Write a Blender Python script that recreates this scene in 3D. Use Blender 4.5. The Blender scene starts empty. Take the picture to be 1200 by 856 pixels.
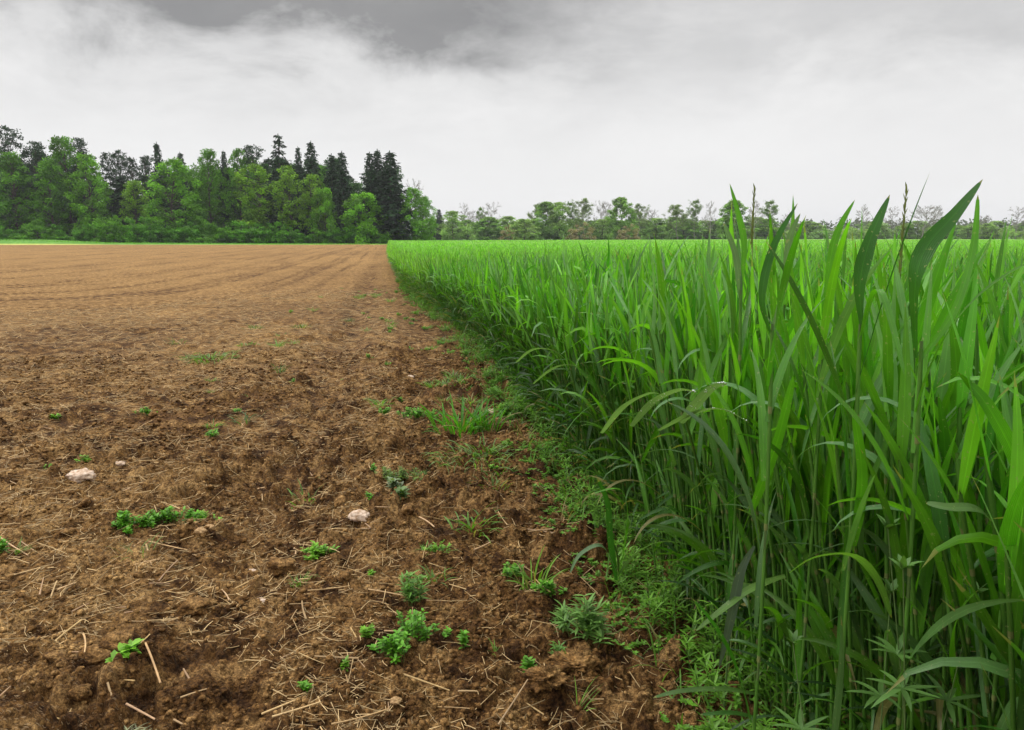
import bpy, math, random
import numpy as np
from mathutils import Vector

R = math.radians
SC = bpy.context.scene
COL = SC.collection
rng = np.random.default_rng(7)
random.seed(7)

# ------------------------------------------------------------------ camera
H = 1.15                                   # eye height
F = 867.0                                  # focal length in photograph pixels (1200 wide)
YAW, PITCH = R(9.23), R(9.81)
cam_d = bpy.data.cameras.new('camera'); cam = bpy.data.objects.new('camera', cam_d); COL.objects.link(cam)
cam.location = (0, 0, H); cam.rotation_euler = (R(90) - PITCH, 0, -YAW)
cam_d.sensor_width = 36; cam_d.lens = F / 1200 * 36
cam_d.clip_start = 0.05; cam_d.clip_end = 6000
SC.camera = cam

# ------------------------------------------------------------------ world: overcast sky
SUN_EL, SUN_AZ = 52.0, -62.0               # azimuth clockwise from +Y
world = bpy.data.worlds.new('World'); SC.world = world; world.use_nodes = True
W = world.node_tree; W.nodes.clear()


class NT:
    """small node-building helper"""
    def __init__(s, tree): s.t = tree
    def n(s, kind, ins=None, **props):
        nd = s.t.nodes.new(kind)
        for k, v in props.items(): setattr(nd, k, v)
        for k, v in (ins or {}).items():
            if hasattr(v, 'is_output') or isinstance(v, bpy.types.NodeSocket): s.t.links.new(v, nd.inputs[k])
            else: nd.inputs[k].default_value = v
        return nd
    def math(s, op, a, b=0.0, clamp=False):
        return s.n('ShaderNodeMath', {0: a, 1: b}, operation=op, use_clamp=clamp).outputs[0]
    def mix(s, f, a, b, blend='MIX'):
        nd = s.n('ShaderNodeMix', data_type='RGBA', blend_type=blend)
        for i, v in ((0, f), (6, a), (7, b)):
            if isinstance(v, bpy.types.NodeSocket): s.t.links.new(v, nd.inputs[i])
            else: nd.inputs[i].default_value = v
        return nd.outputs[2]
    def ramp(s, f, stops):
        nd = s.n('ShaderNodeValToRGB', {0: f}); cr = nd.color_ramp
        while len(cr.elements) < len(stops): cr.elements.new(0.5)
        for e, (p, c) in zip(cr.elements, stops):
            e.position = p; e.color = c if len(c) == 4 else (*c, 1)
        return nd.outputs[0]
    def noise(s, vec, scale, detail=4.0, rough=0.55, dist=0.0):
        return s.n('ShaderNodeTexNoise', {'Vector': vec, 'Scale': scale, 'Detail': detail, 'Roughness': rough, 'Distortion': dist}).outputs[0]


w = NT(W)
g = w.n('ShaderNodeTexCoord').outputs['Generated']
sep = w.n('ShaderNodeSeparateXYZ', {0: g})
zz = w.math('MAXIMUM', sep.outputs[2], 0.0)
den = w.math('ADD', zz, 0.16)
cx = w.math('DIVIDE', sep.outputs[0], den); cy = w.math('DIVIDE', sep.outputs[1], den)
cloud_p = w.n('ShaderNodeCombineXYZ', {0: cx, 1: cy, 2: 0.0}).outputs[0]
n1 = w.noise(cloud_p, 0.9, 7, 0.5, 0.0)
ang_p = w.n('ShaderNodeCombineXYZ', {0: w.math('MULTIPLY', w.math('ARCTAN2', sep.outputs[0], sep.outputs[1]), 3.2), 1: w.math('MULTIPLY', w.math('ARCSINE', sep.outputs[2]), 7.0), 2: 2.7}).outputs[0]
n2 = w.noise(ang_p, 1.7, 8, 0.6, 0.25)
n4 = w.noise(ang_p, 4.6, 6, 0.6, 0.3)
n3 = w.noise(cloud_p, 0.35, 3, 0.5, 0.2)


def dirn(px, py):
    v = np.array([px - 600.0, F, 428.0 - py])
    c, s = math.cos(-PITCH), math.sin(-PITCH)
    v = np.array([v[0], v[1] * c - v[2] * s, v[1] * s + v[2] * c])
    c, s = math.cos(-YAW), math.sin(-YAW)
    v = np.array([v[0] * c - v[1] * s, v[0] * s + v[1] * c, v[2]])
    return v / np.linalg.norm(v)


def blob(px, py, rx, ry, wob=0.16):
    """soft elliptical cloud bank lying in one direction of the sky"""
    d = dirn(px, py)
    az = math.atan2(d[0], d[1]); el = math.asin(d[2])
    a = w.math('ARCTAN2', sep.outputs[0], sep.outputs[1])
    e = w.math('ARCSINE', sep.outputs[2])
    wn = w.math('MULTIPLY', w.math('SUBTRACT', n2, 0.5), wob * 2)
    wm = w.math('MULTIPLY', w.math('SUBTRACT', n1, 0.5), wob * 2)
    a = w.math('ADD', w.math('SUBTRACT', a, az), wm)
    e = w.math('ADD', w.math('SUBTRACT', e, el), w.math('MULTIPLY', wn, 0.55))
    q = w.math('ADD', w.math('POWER', w.math('ABSOLUTE', w.math('DIVIDE', a, rx / F)), 2.0),
               w.math('POWER', w.math('ABSOLUTE', w.math('DIVIDE', e, ry / F)), 2.0))
    return w.math('POWER', 2.718, w.math('MULTIPLY', q, -1.0))


el_ = w.math('ARCSINE', zz)
base = w.ramp(n1, [(0.30, (.66, .655, .655)), (0.5, (.79, .785, .78)), (0.68, (.90, .89, .885))])
base = w.mix(w.ramp(n2, [(.40, (0, 0, 0)), (.60, (.50, .50, .50))]), base, (.58, .58, .585, 1))
base = w.mix(w.ramp(n4, [(.42, (0, 0, 0)), (.64, (.30, .30, .30))]), base, (.62, .62, .625, 1))
horiz = w.ramp(el_, [(0.0, (1, 1, 1)), (0.13, (.78, .78, .78)), (0.27, (.1, .1, .1))])
base = w.mix(horiz, base, (.93, .925, .92, 1))
# cloud banks
dark = w.math('ADD', w.math('MULTIPLY', blob(370, -34, 300, 84), 0.95), w.math('MULTIPLY', blob(455, 36, 80, 32, .1), 0.40))
dark = w.math('ADD', dark, w.math('MULTIPLY', blob(170, -14, 220, 44), 0.50))
dark = w.math('ADD', dark, w.math('MULTIPLY', blob(1130, 25, 190, 34), 0.20))
dark = w.math('ADD', dark, w.math('MULTIPLY', blob(930, 60, 300, 75), 0.10))
dark = w.math('ADD', dark, w.math('MULTIPLY', blob(560, 70, 90, 26, .1), 0.16))
dark = w.math('ADD', dark, w.math('MULTIPLY', w.math('MULTIPLY', dark, w.math('SUBTRACT', w.math('ADD', w.math('MULTIPLY', n2, .6), w.math('MULTIPLY', n4, .4)), .5)), 1.7))
dark = w.math('MULTIPLY', w.ramp(w.math('MULTIPLY', dark, .80), [(0.0, (0, 0, 0)), (.16, (.10,) * 3), (.38, (.36,) * 3), (.70, (.66,) * 3)]), 1.0, True)
base = w.mix(dark, base, (.06, .06, .062, 1))
# overcast skies grow brighter towards the zenith, above the frame
zen = w.ramp(zz, [(0.0, (0, 0, 0)), (0.44, (0, 0, 0)), (0.72, (1, 1, 1))])
base = w.mix(zen, base, (2.3, 2.3, 2.32, 1))
sky = w.n('ShaderNodeTexSky', sky_type='NISHITA', sun_disc=False, sun_elevation=R(SUN_EL), sun_rotation=R(SUN_AZ)).outputs[0]
STR = 0.1
lay = w.mix(1.0, base, (1 / STR, 1 / STR, 1 / STR, 1), 'MULTIPLY')
tot = w.mix(0.985, sky, lay)
bg = w.n('ShaderNodeBackground', {'Color': tot, 'Strength': STR})
W.links.new(bg.outputs[0], w.n('ShaderNodeOutputWorld').inputs[0])

sun_d = bpy.data.lights.new('sun', 'SUN'); sun = bpy.data.objects.new('sun', sun_d); COL.objects.link(sun)
sun_d.energy = 1.5; sun_d.angle = R(14); sun_d.color = (1, .965, .90)
sd = Vector((math.sin(R(SUN_AZ)) * math.cos(R(SUN_EL)), math.cos(R(SUN_AZ)) * math.cos(R(SUN_EL)), math.sin(R(SUN_EL))))
sun.rotation_euler = sd.to_track_quat('Z', 'Y').to_euler()

SC.view_settings.view_transform = 'Standard'; SC.view_settings.look = 'None'
SC.view_settings.exposure = 0.0; SC.view_settings.gamma = 1.0
SC.view_settings.use_curve_mapping = False
SC.cycles.max_bounces = 8; SC.cycles.diffuse_bounces = 4; SC.cycles.transmission_bounces = 4
SC.cycles.volume_bounces = 0
SC.cycles.use_denoising = True


# ------------------------------------------------------------------ helpers
def ray(px, py): return dirn(px, py)
FW = np.array([math.sin(YAW), math.cos(YAW), 0.0]); RT = np.array([math.cos(YAW), -math.sin(YAW), 0.0])


def G(px, py, z=0.0):
    """ground point seen at a pixel of the photograph"""
    d = ray(px, py); t = (z - H) / d[2]
    return np.array([d[0] * t, d[1] * t, z])


def P(px, py, dep):
    """point at horizontal depth dep seen at a pixel"""
    d = ray(px, py); t = dep / (d @ FW)
    return np.array([d[0] * t, d[1] * t, H + d[2] * t])


def edge_x(y):
    """lateral position of the edge of the wheat at distance y"""
    return np.interp(y, [-5, 0, 2, 5, 8, 11.5, 16, 22, 32, 60, 130, 300],
                     [.86, .84, .84, .88, .88, .66, .34, .22, .12, .05, .0, .0])


def hash2(ix, iy, s=0):
    h = (ix.astype(np.int64) * 374761393 + iy.astype(np.int64) * 668265263 + s * 2147483647) & 0xFFFFFFFF
    h = ((h ^ (h >> 13)) * 1274126177) & 0xFFFFFFFF
    h = ((h ^ (h >> 16)) * 2246822519) & 0xFFFFFFFF
    return ((h ^ (h >> 15)) & 0xFFFFFF) / 16777216.0


def vnoise(x, y, s=0):
    ix = np.floor(x); iy = np.floor(y); fx = x - ix; fy = y - iy
    fx = fx * fx * (3 - 2 * fx); fy = fy * fy * (3 - 2 * fy)
    a = hash2(ix, iy, s); b = hash2(ix + 1, iy, s); c = hash2(ix, iy + 1, s); d = hash2(ix + 1, iy + 1, s)
    return (a + (b - a) * fx) * (1 - fy) + (c + (d - c) * fx) * fy


def fbm(x, y, wl, octs=3, s=0):
    t = 0; a = 1; n = 0
    for i in range(octs):
        t = t + a * (vnoise(x / wl + 13.1 * i, y / wl + 7.7 * i, s + i) - .5); n += a; a *= .5; wl *= .5
    return t / n


def domes(x, y, cell, s, dens=1.0, flat=1.0):
    """field of rounded clods, heights in metres"""
    u = x / cell; v = y / cell; iu = np.floor(u); iv = np.floor(v)
    best = np.zeros_like(x)
    for dx in (-1, 0, 1):
        for dy in (-1, 0, 1):
            jx = iu + dx; jy = iv + dy
            px = jx + hash2(jx, jy, s); py = jy + hash2(jx, jy, s + 1)
            r = .25 + .5 * hash2(jx, jy, s + 2) ** 1.5
            on = hash2(jx, jy, s + 3) < dens
            an = hash2(jx, jy, s + 4) * 3.14; ca, sa = np.cos(an), np.sin(an)
            ddx = (u - px); ddy = (v - py)
            q = ((ddx * ca + ddy * sa) / r) ** 2 + ((ddy * ca - ddx * sa) / (r * .7)) ** 2
            h = np.sqrt(np.maximum(0, 1 - q)) * r * on
            best = np.maximum(best, h)
    return best * cell * flat


def phi(x, y):
    """harrow lines: parallel to the crop far off, bending left towards the headland"""
    a = x + 0.5 * fbm(x, y, 9.0, 2, 90); b = 9.2 - y - .12 * x
    return (a + b) / 2 + np.sqrt(((a - b) / 2) ** 2 + 1.5 ** 2)


def headland(x, y):
    """0 in the harrowed field, 1 on the rough headland near the camera"""
    f = phi(x, y)
    return np.clip((f + 4.2 + 1.2 * fbm(x, y, 1.7, 2, 55)) / 3.6, 0, 1) * np.clip((34 - y) / 24, 0, 1)


TRACKS = [(-1.5, .07), (-2.3, .13), (-2.75, .06), (-3.9, .10), (-4.35, .12), (-5.6, .07), (-7.2, .12), (-7.7, .06), (-9.9, .11), (-12.1, .13), (-12.6, .07), (-15.5, .16), (-19.4, .16), (-24, .2), (-30, .2)]


def ground_z(x, y, dr=None):
    x = np.asarray(x, float); y = np.asarray(y, float)
    if dr is None: dr = np.full_like(x, .004)
    hl = headland(x, y); f = phi(x, y)
    z = .03 * fbm(x, y, 2.2, 2, 1) + hl * .05 * fbm(x, y, .55, 2, 3)
    # wheel furrow beside the crop and the low ridge right of it
    fx = -.5 + .10 * fbm(x, y, 3.0, 2, 20) - .008 * np.clip(y - 8, 0, 40)
    z = z - .06 * np.exp(-((x - fx) / .17) ** 2) * np.clip((30 - y) / 12, 0.35, 1)
    z = z + .022 * np.exp(-((x - fx - .42) / .20) ** 2) * np.clip((14 - y) / 6, 0, 1)
    # ridge line where the turning tractor threw the soil
    q = y - (5.3 + .42 * (x + 2.9)); m = 1 / (1 + np.exp((x + 1.3) * 4))
    z = z - .05 * np.exp(-(q / .22) ** 2) * m + .025 * np.exp(-((q + .45) / .25) ** 2) * m
    q = y - (7.6 + .45 * (x + 4.0)); m = 1 / (1 + np.exp((x + 2.2) * 3))
    z = z - .05 * np.exp(-(q / .25) ** 2) * m + .02 * np.exp(-((q - .5) / .25) ** 2) * m
    for c, wd in TRACKS:
        z = z - .035 * (1 - hl) * np.exp(-((f - c) / wd) ** 2)
    z = z + (1 - hl) * .012 * np.sin(f * 2 * math.pi / .45) * np.clip(1.4 - dr / .2, 0, 1)
    wet = fbm(x, y, .8, 2, 31)
    gate = np.clip(.75 + 1.6 * wet, .25, 1.3)
    for cell, amp, s, dn in ((.19, .50, 100, .30), (.095, .75, 110, .45), (.048, .95, 120, .62), (.024, 1.0, 130, .7)):
        k = np.clip(1.6 - dr * 3.0 / cell, 0, 1)
        a = amp * (hl * gate + (1 - hl) * (.40 if cell < .1 else .15))
        if np.any(k > 0): 
            mk_ = k > 0
            o = np.zeros_like(z); o[mk_] = domes((x + .02 * fbm(x, y, .03, 1, 77))[mk_], (y + .02 * fbm(x, y, .03, 1, 78))[mk_], cell, s, dn)
            z = z + o * k * a
    for wl, am in ((.16, .030), (.06, .018), (.028, .011)):
        k = np.clip(1.5 - dr * 3 / wl, 0, 1)
        z = z + k * am * (.25 - np.abs(fbm(x, y, wl, 2, 60 + int(wl * 500)))) * (.25 + .75 * hl) * 2
    return z


def mesh_obj(name, v, f, mat, parent=None, col=None, uv=None, smooth=True):
    """v (n,3), f (m,4) or (m,3) int arrays -> one mesh object"""
    v = np.asarray(v, np.float32); f = np.asarray(f, np.int32)
    me = bpy.data.meshes.new(name); k = f.shape[1]
    me.vertices.add(len(v)); me.vertices.foreach_set('co', v.ravel())
    me.loops.add(f.size); me.loops.foreach_set('vertex_index', f.ravel())
    me.polygons.add(len(f)); me.polygons.foreach_set('loop_start', np.arange(0, f.size, k, dtype=np.int32))
    me.polygons.foreach_set('loop_total', np.full(len(f), k, np.int32))
    if smooth: me.polygons.foreach_set('use_smooth', np.ones(len(f), bool))
    if col is not None:
        a = me.color_attributes.new('Col', 'FLOAT_COLOR', 'POINT')
        c = np.ones((len(v), 4), np.float32); c[:, :3] = col; a.data.foreach_set('color', c.ravel())
    if uv is not None:
        l = me.uv_layers.new(name='UV'); l.data.foreach_set('uv', np.asarray(uv, np.float32)[f.ravel()].ravel())
    me.materials.append(mat); me.update(); me.validate()
    o = bpy.data.objects.new(name, me); COL.objects.link(o)
    if parent is not None: o.parent = parent
    return o


def tag(o, label=None, cat=None, group=None, kind=None):
    if label: o['label'] = label
    if cat: o['category'] = cat
    if group: o['group'] = group
    if kind: o['kind'] = kind
    return o


def empty(name, loc=(0, 0, 0), rz=0, sc=1.0):
    o = bpy.data.objects.new(name, None); COL.objects.link(o); o.empty_display_size = .1
    o.location = [float(q) for q in loc]; o.rotation_euler = (0, 0, rz); o.scale = (sc,) * 3 if np.isscalar(sc) else sc
    return o


def copy_tree(o, parent=None):
    c = o.copy(); COL.objects.link(c)
    if parent is not None: c.parent = parent
    for ch in list(o.children): copy_tree(ch, c)
    return c


def join(parts):
    """parts: list of (v, f, col, uv)"""
    vs, fs, cs, us = [], [], [], []; n = 0
    for v, f, c, u in parts:
        vs.append(v); fs.append(f + n); cs.append(c); us.append(u); n += len(v)
    return np.concatenate(vs), np.concatenate(fs), np.concatenate(cs), np.concatenate(us)


def blades(base, az, el, L, wd, curve, twist0=0., twist=0., nseg=6, fold=.22, bend=0., kink=0., kt=.6, prof='grass', col=None, power=1.3):
    """curved ribbon leaves; every argument a scalar or an array of one value per leaf"""
    base = np.atleast_2d(base).astype(float); n = len(base)
    A = lambda q: np.broadcast_to(np.asarray(q, float), (n,)).copy()
    az, el, L, wd, curve, twist0, twist, bend, kink, kt = map(A, (az, el, L, wd, curve, twist0, twist, bend, kink, kt))
    t = np.linspace(0, 1, nseg + 1)[None]
    tm = (t[:, 1:] + t[:, :-1]) / 2
    def E(tt): return el[:, None] - curve[:, None] * tt ** power - kink[:, None] / (1 + np.exp(-(tt - kt[:, None]) * 22))
    def Z(tt): return az[:, None] + bend[:, None] * tt
    e, a = E(tm), Z(tm)
    step = np.stack([np.cos(e) * np.cos(a), np.cos(e) * np.sin(a), np.sin(e)], -1) * (L[:, None, None] / nseg)
    pts = np.concatenate([np.zeros((n, 1, 3)), np.cumsum(step, 1)], 1) + base[:, None]
    e, a = E(t), Z(t)
    S = np.stack([-np.sin(a), np.cos(a), np.zeros_like(a)], -1)
    N = np.stack([-np.sin(e) * np.cos(a), -np.sin(e) * np.sin(a), np.cos(e)], -1)
    tw = twist0[:, None] + twist[:, None] * t
    side = np.cos(tw)[..., None] * S + np.sin(tw)[..., None] * N
    nor = -np.sin(tw)[..., None] * S + np.cos(tw)[..., None] * N
    if prof == 'grass': p = np.minimum(1, .5 + 1.7 * t) * np.maximum(0, 1 - t ** 2.3) ** .85
    elif prof == 'oval': p = np.sin(np.pi * np.clip(t * .94 + .05, 0, 1)) ** .8
    elif prof == 'spear': p = np.minimum(1, .3 + 2.5 * t) * (1 - t ** 3)
    else: p = np.ones_like(t)
    hw = (wd[:, None] / 2 * np.broadcast_to(p, e.shape))[..., None]
    l = pts - side * hw + nor * hw * fold; r = pts + side * hw + nor * hw * fold
    v = np.stack([l, pts, r], 2).reshape(-1, 3)
    idx = np.arange(nseg)[:, None] * 3 + np.array([[0]]); q = []
    for c in (0, 1): q.append(np.stack([idx[:, 0] + c, idx[:, 0] + c + 1, idx[:, 0] + c + 4, idx[:, 0] + c + 3], -1))
    q = np.concatenate(q, 0)
    f = (q[None] + (np.arange(n) * (nseg + 1) * 3)[:, None, None]).reshape(-1, 4)
    uv = np.stack([np.broadcast_to(np.array([0, .5, 1.0]), (n, nseg + 1, 3)), np.broadcast_to(t[..., None], (n, nseg + 1, 3))], -1).reshape(-1, 2)
    if col is None: col = np.ones((n, 3))
    c = np.repeat(np.broadcast_to(np.asarray(col, float), (n, 3)), (nseg + 1) * 3, axis=0)
    return v, f, c, uv


def tubes(p0, p1, r0, r1, nseg=1, sides=5, sag=0., col=None, mid=None):
    """n tapered tubes from p0 to p1, optional mid offset vector"""
    p0 = np.atleast_2d(p0).astype(float); p1 = np.atleast_2d(p1).astype(float); n = len(p0)
    r0 = np.broadcast_to(np.asarray(r0, float), (n,)); r1 = np.broadcast_to(np.asarray(r1, float), (n,))
    t = np.linspace(0, 1, nseg + 1)
    pts = p0[:, None] * (1 - t)[None, :, None] + p1[:, None] * t[None, :, None]
    if mid is not None: pts = pts + np.asarray(mid)[:, None] * (4 * t * (1 - t))[None, :, None]
    d = np.gradient(pts, axis=1); d /= np.linalg.norm(d, axis=-1, keepdims=True) + 1e-9
    ref = np.where(np.abs(d[..., 2:3]) > .9, np.array([1., 0, 0]), np.array([0, 0, 1.]))
    a = np.cross(d, ref); a /= np.linalg.norm(a, axis=-1, keepdims=True) + 1e-9; b = np.cross(d, a)
    th = np.arange(sides) / sides * 2 * np.pi
    rr = (r0[:, None] * (1 - t) + r1[:, None] * t)[:, :, None, None]
    v = pts[:, :, None] + rr * (np.cos(th)[None, None, :, None] * a[:, :, None] + np.sin(th)[None, None, :, None] * b[:, :, None])
    i = np.arange(nseg)[:, None] * sides; j = np.arange(sides)[None]; k = (j + 1) % sides
    q = np.stack([i + j, i + k, i + sides + k, i + sides + j], -1).reshape(-1, 4)
    f = (q[None] + (np.arange(n) * (nseg + 1) * sides)[:, None, None]).reshape(-1, 4)
    uv = np.stack([np.broadcast_to((th / 6.283)[None, None], (n, nseg + 1, sides)), np.broadcast_to(t[None, :, None], (n, nseg + 1, sides))], -1).reshape(-1, 2)
    if col is None: col = np.ones((n, 3))
    c = np.repeat(np.broadcast_to(np.asarray(col, float), (n, 3)), (nseg + 1) * sides, axis=0)
    return v.reshape(-1, 3), f, c, uv


# ------------------------------------------------------------------ materials
def new_mat(name):
    m = bpy.data.materials.new(name); m.use_nodes = True; m.node_tree.nodes.clear(); return m, NT(m.node_tree)


def finish(m, k, sh):
    m.node_tree.links.new(sh, k.n('ShaderNodeOutputMaterial').inputs[0]); return m


def leaf_mat(name, trans=.38, rough=.42, tcol=(1.25, 1.4, .5), veins=True, spec=.4, vscale=60.):
    m, k = new_mat(name)
    c = k.n('ShaderNodeVertexColor', layer_name='Col').outputs[0]
    obj = k.n('ShaderNodeTexCoord').outputs['Object']
    nz = k.noise(obj, 9.0, 3)
    c = k.mix(1.0, c, k.ramp(nz, [(.3, (.78, .78, .8)), (.7, (1.22, 1.2, 1.15))]), 'MULTIPLY')
    bumpn = None
    if veins:
        uv = k.n('ShaderNodeUVMap').outputs[0]; s = k.n('ShaderNodeSeparateXYZ', {0: uv})
        u = s.outputs[0]
        rib = k.math('ABSOLUTE', k.math('SUBTRACT', u, .5))
        rib = k.math('LESS_THAN', rib, .05)
        c = k.mix(k.math('MULTIPLY', rib, .35), c, k.mix(1.0, c, (1.7, 1.6, 1.8, 1), 'MULTIPLY'))
        wv = k.math('SINE', k.math('MULTIPLY', u, vscale))
        c = k.mix(k.math('MULTIPLY', k.math('ADD', wv, 1), .09), c, k.mix(1.0, c, (.5, .55, .5, 1), 'MULTIPLY'))
        # dry yellow tips on some leaves
        tipn = k.noise(obj, 2.2, 1)
        tip = k.math('MULTIPLY', k.math('GREATER_THAN', s.outputs[1], k.math('ADD', .80, k.math('MULTIPLY', tipn, .35))), .7)
        c = k.mix(tip, c, (.30, .27, .07, 1))
        spk = k.noise(obj, 160, 2, .5)
        c = k.mix(k.math('MULTIPLY', k.math('GREATER_THAN', spk, .68), .5), c, (.34, .36, .16, 1))
        bumpn = k.n('ShaderNodeBump', {'Strength': .35, 'Distance': .002, 'Height': k.math('ADD', wv, k.math('MULTIPLY', k.noise(obj, 30, 3), 3.0))}).outputs[0]
    p = k.n('ShaderNodeBsdfPrincipled', {'Base Color': c, 'Roughness': rough, 'Specular IOR Level': spec})
    if bumpn: m.node_tree.links.new(bumpn, p.inputs['Normal'])
    t = k.n('ShaderNodeBsdfTranslucent', {'Color': k.mix(1.0, c, (*tcol, 1), 'MULTIPLY')})
    return finish(m, k, k.n('ShaderNodeMixShader', {0: trans, 1: p.outputs[0], 2: t.outputs[0]}).outputs[0])


M = {}
M['wheat'] = leaf_mat('wheat_leaf', .40, .36, spec=.6)
M['weed'] = leaf_mat('weed_leaf', .35, .5, veins=False)
M['tree'] = leaf_mat('tree_leaf', .30, .6, (1.3, 1.25, .6), veins=False, spec=.2)
M['needle'] = leaf_mat('needle', .10, .7, (1.1, 1.1, .8), veins=False, spec=.15)


def simple_mat(name, c1, c2, scale, rough=.8, bump=.3, dist=.01, stops=(.35, .65), spec=.25, attr=False):
    m, k = new_mat(name); obj = k.n('ShaderNodeTexCoord').outputs['Object']
    nz = k.noise(obj, scale, 5, .6)
    c = k.ramp(nz, [(stops[0], c1), (stops[1], c2)])
    if attr: c = k.mix(1.0, c, k.n('ShaderNodeVertexColor', layer_name='Col').outputs[0], 'MULTIPLY')
    b = k.n('ShaderNodeBump', {'Strength': bump, 'Distance': dist, 'Height': nz}).outputs[0]
    p = k.n('ShaderNodeBsdfPrincipled', {'Base Color': c, 'Roughness': rough, 'Specular IOR Level': spec, 'Normal': b})
    return finish(m, k, p.outputs[0])


M['stem'] = simple_mat('wheat_stem', (.8, .8, .8), (1.15, 1.15, 1.1), 14, .45, .1, .002, attr=True, spec=.4)
M['straw'] = simple_mat('straw', (.75, .72, .68), (1.15, 1.12, 1.05), 40, .6, .3, .002, attr=True)
M['bark'] = simple_mat('bark', (.045, .036, .028), (.11, .09, .07), 3, .9, .5, .05)
M['twig'] = simple_mat('bare_twig', (.20, .18, .16), (.34, .31, .28), 2, .9, .2, .02)
M['stone'] = simple_mat('pale_stone', (.36, .23, .14), (.64, .51, .40), 2.5, .75, .4, .004)
M['stone_o'] = simple_mat('ochre_stone', (.22, .12, .05), (.46, .30, .14), 2.5, .7, .3, .004)
M['fibre'] = simple_mat('dry_fibre', (.16, .15, .09), (.34, .33, .20), 60, .8, .3, .003)

# soil: dry crust over dark moist earth, crumbs, fine straw fibres and painted crevice shade
def soil_mat(name, clod=False, unit=1.0):
    m, k = new_mat(name); tc = k.n('ShaderNodeTexCoord').outputs['Object']
    if unit != 1.0: tc = k.n('ShaderNodeMapping', {'Vector': tc, 'Scale': (unit,) * 3, 'Location': (3, 5, 7)}).outputs[0]
    big = k.noise(tc, 1.1, 4, .6); mid = k.noise(tc, 9, 5, .65); fine = k.noise(tc, 70, 4, .7); vf = k.noise(tc, 260, 3, .7)
    moist = k.ramp(mid, [(.38, (.040, .0175, .0055)), (.50, (.116, .057, .0180)), (.63, (.25, .145, .056))])
    dry = k.ramp(mid, [(.37, (.150, .076, .023)), (.5, (.272, .155, .054)), (.64, (.38, .238, .098))])
    if clod: mixf = k.ramp(big, [(.40, (.0,) * 3), (.64, (.62,) * 3)])
    else: mixf = k.n('ShaderNodeVertexColor', layer_name='Col').outputs[0]
    if not clod:
        nn = k.math('MULTIPLY', k.math('SUBTRACT', big, .5), 1.2)
        nn = k.math('ADD', nn, k.math('MULTIPLY', k.math('SUBTRACT', mid, .5), .9))
        mixf = k.math('ADD', k.n('ShaderNodeSeparateColor', {0: mixf}).outputs[0], nn, True)
    c = k.mix(mixf, moist, dry)
    c = k.mix(1.0, c, k.ramp(vf, [(.38, (.6, .58, .56)), (.5, (1, 1, 1)), (.63, (1.45, 1.45, 1.4))]), 'MULTIPLY')
    c = k.mix(1.0, c, k.ramp(fine, [(.40, (.48, .45, .42)), (.5, (1, 1, 1)), (.61, (1.55, 1.55, 1.5))]), 'MULTIPLY')  # crevice shade put into the colour: low bump noise darker, high paler
    # fine chopped straw fibres: stretched cells in two directions
    if not clod:
        fib = None
        for ang, sc_ in ((.4, 55.), (2.0, 48.), (1.2, 62.)):
            mp = k.n('ShaderNodeMapping', {'Vector': tc, 'Rotation': (0, 0, ang), 'Scale': (sc_, sc_ * 7, sc_)}).outputs[0]
            vo = k.n('ShaderNodeTexVoronoi', {'Vector': mp, 'Scale': 1.0}); d_ = vo.outputs['Distance']
            pick = k.math('GREATER_THAN', k.n('ShaderNodeSeparateColor', {0: vo.outputs['Color']}).outputs[0], .83)
            s_ = k.math('MULTIPLY', k.math('LESS_THAN', d_, .30), pick)
            fib = s_ if fib is None else k.math('MAXIMUM', fib, s_)
        g2 = k.n('ShaderNodeSeparateColor', {0: k.n('ShaderNodeVertexColor', layer_name='Col').outputs[0]}).outputs[1]
        c = k.mix(k.math('MULTIPLY', fib, g2), c, (.42, .29, .16, 1))
    hgt = k.math('ADD', k.math('MULTIPLY', mid, .25), k.math('ADD', k.math('MULTIPLY', fine, .5), k.math('MULTIPLY', vf, .22)))
    b = k.n('ShaderNodeBump', {'Strength': 1.0, 'Distance': .03 if not clod else .012, 'Height': hgt}).outputs[0]
    p = k.n('ShaderNodeBsdfPrincipled', {'Base Color': c, 'Roughness': .92, 'Specular IOR Level': .15, 'Normal': b})
    return finish(m, k, p.outputs[0])


M['soil'] = soil_mat('ploughed_soil'); M['clod'] = soil_mat('soil_clod', True, .03); M['crumb'] = soil_mat('soil_crumb', True)

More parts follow.
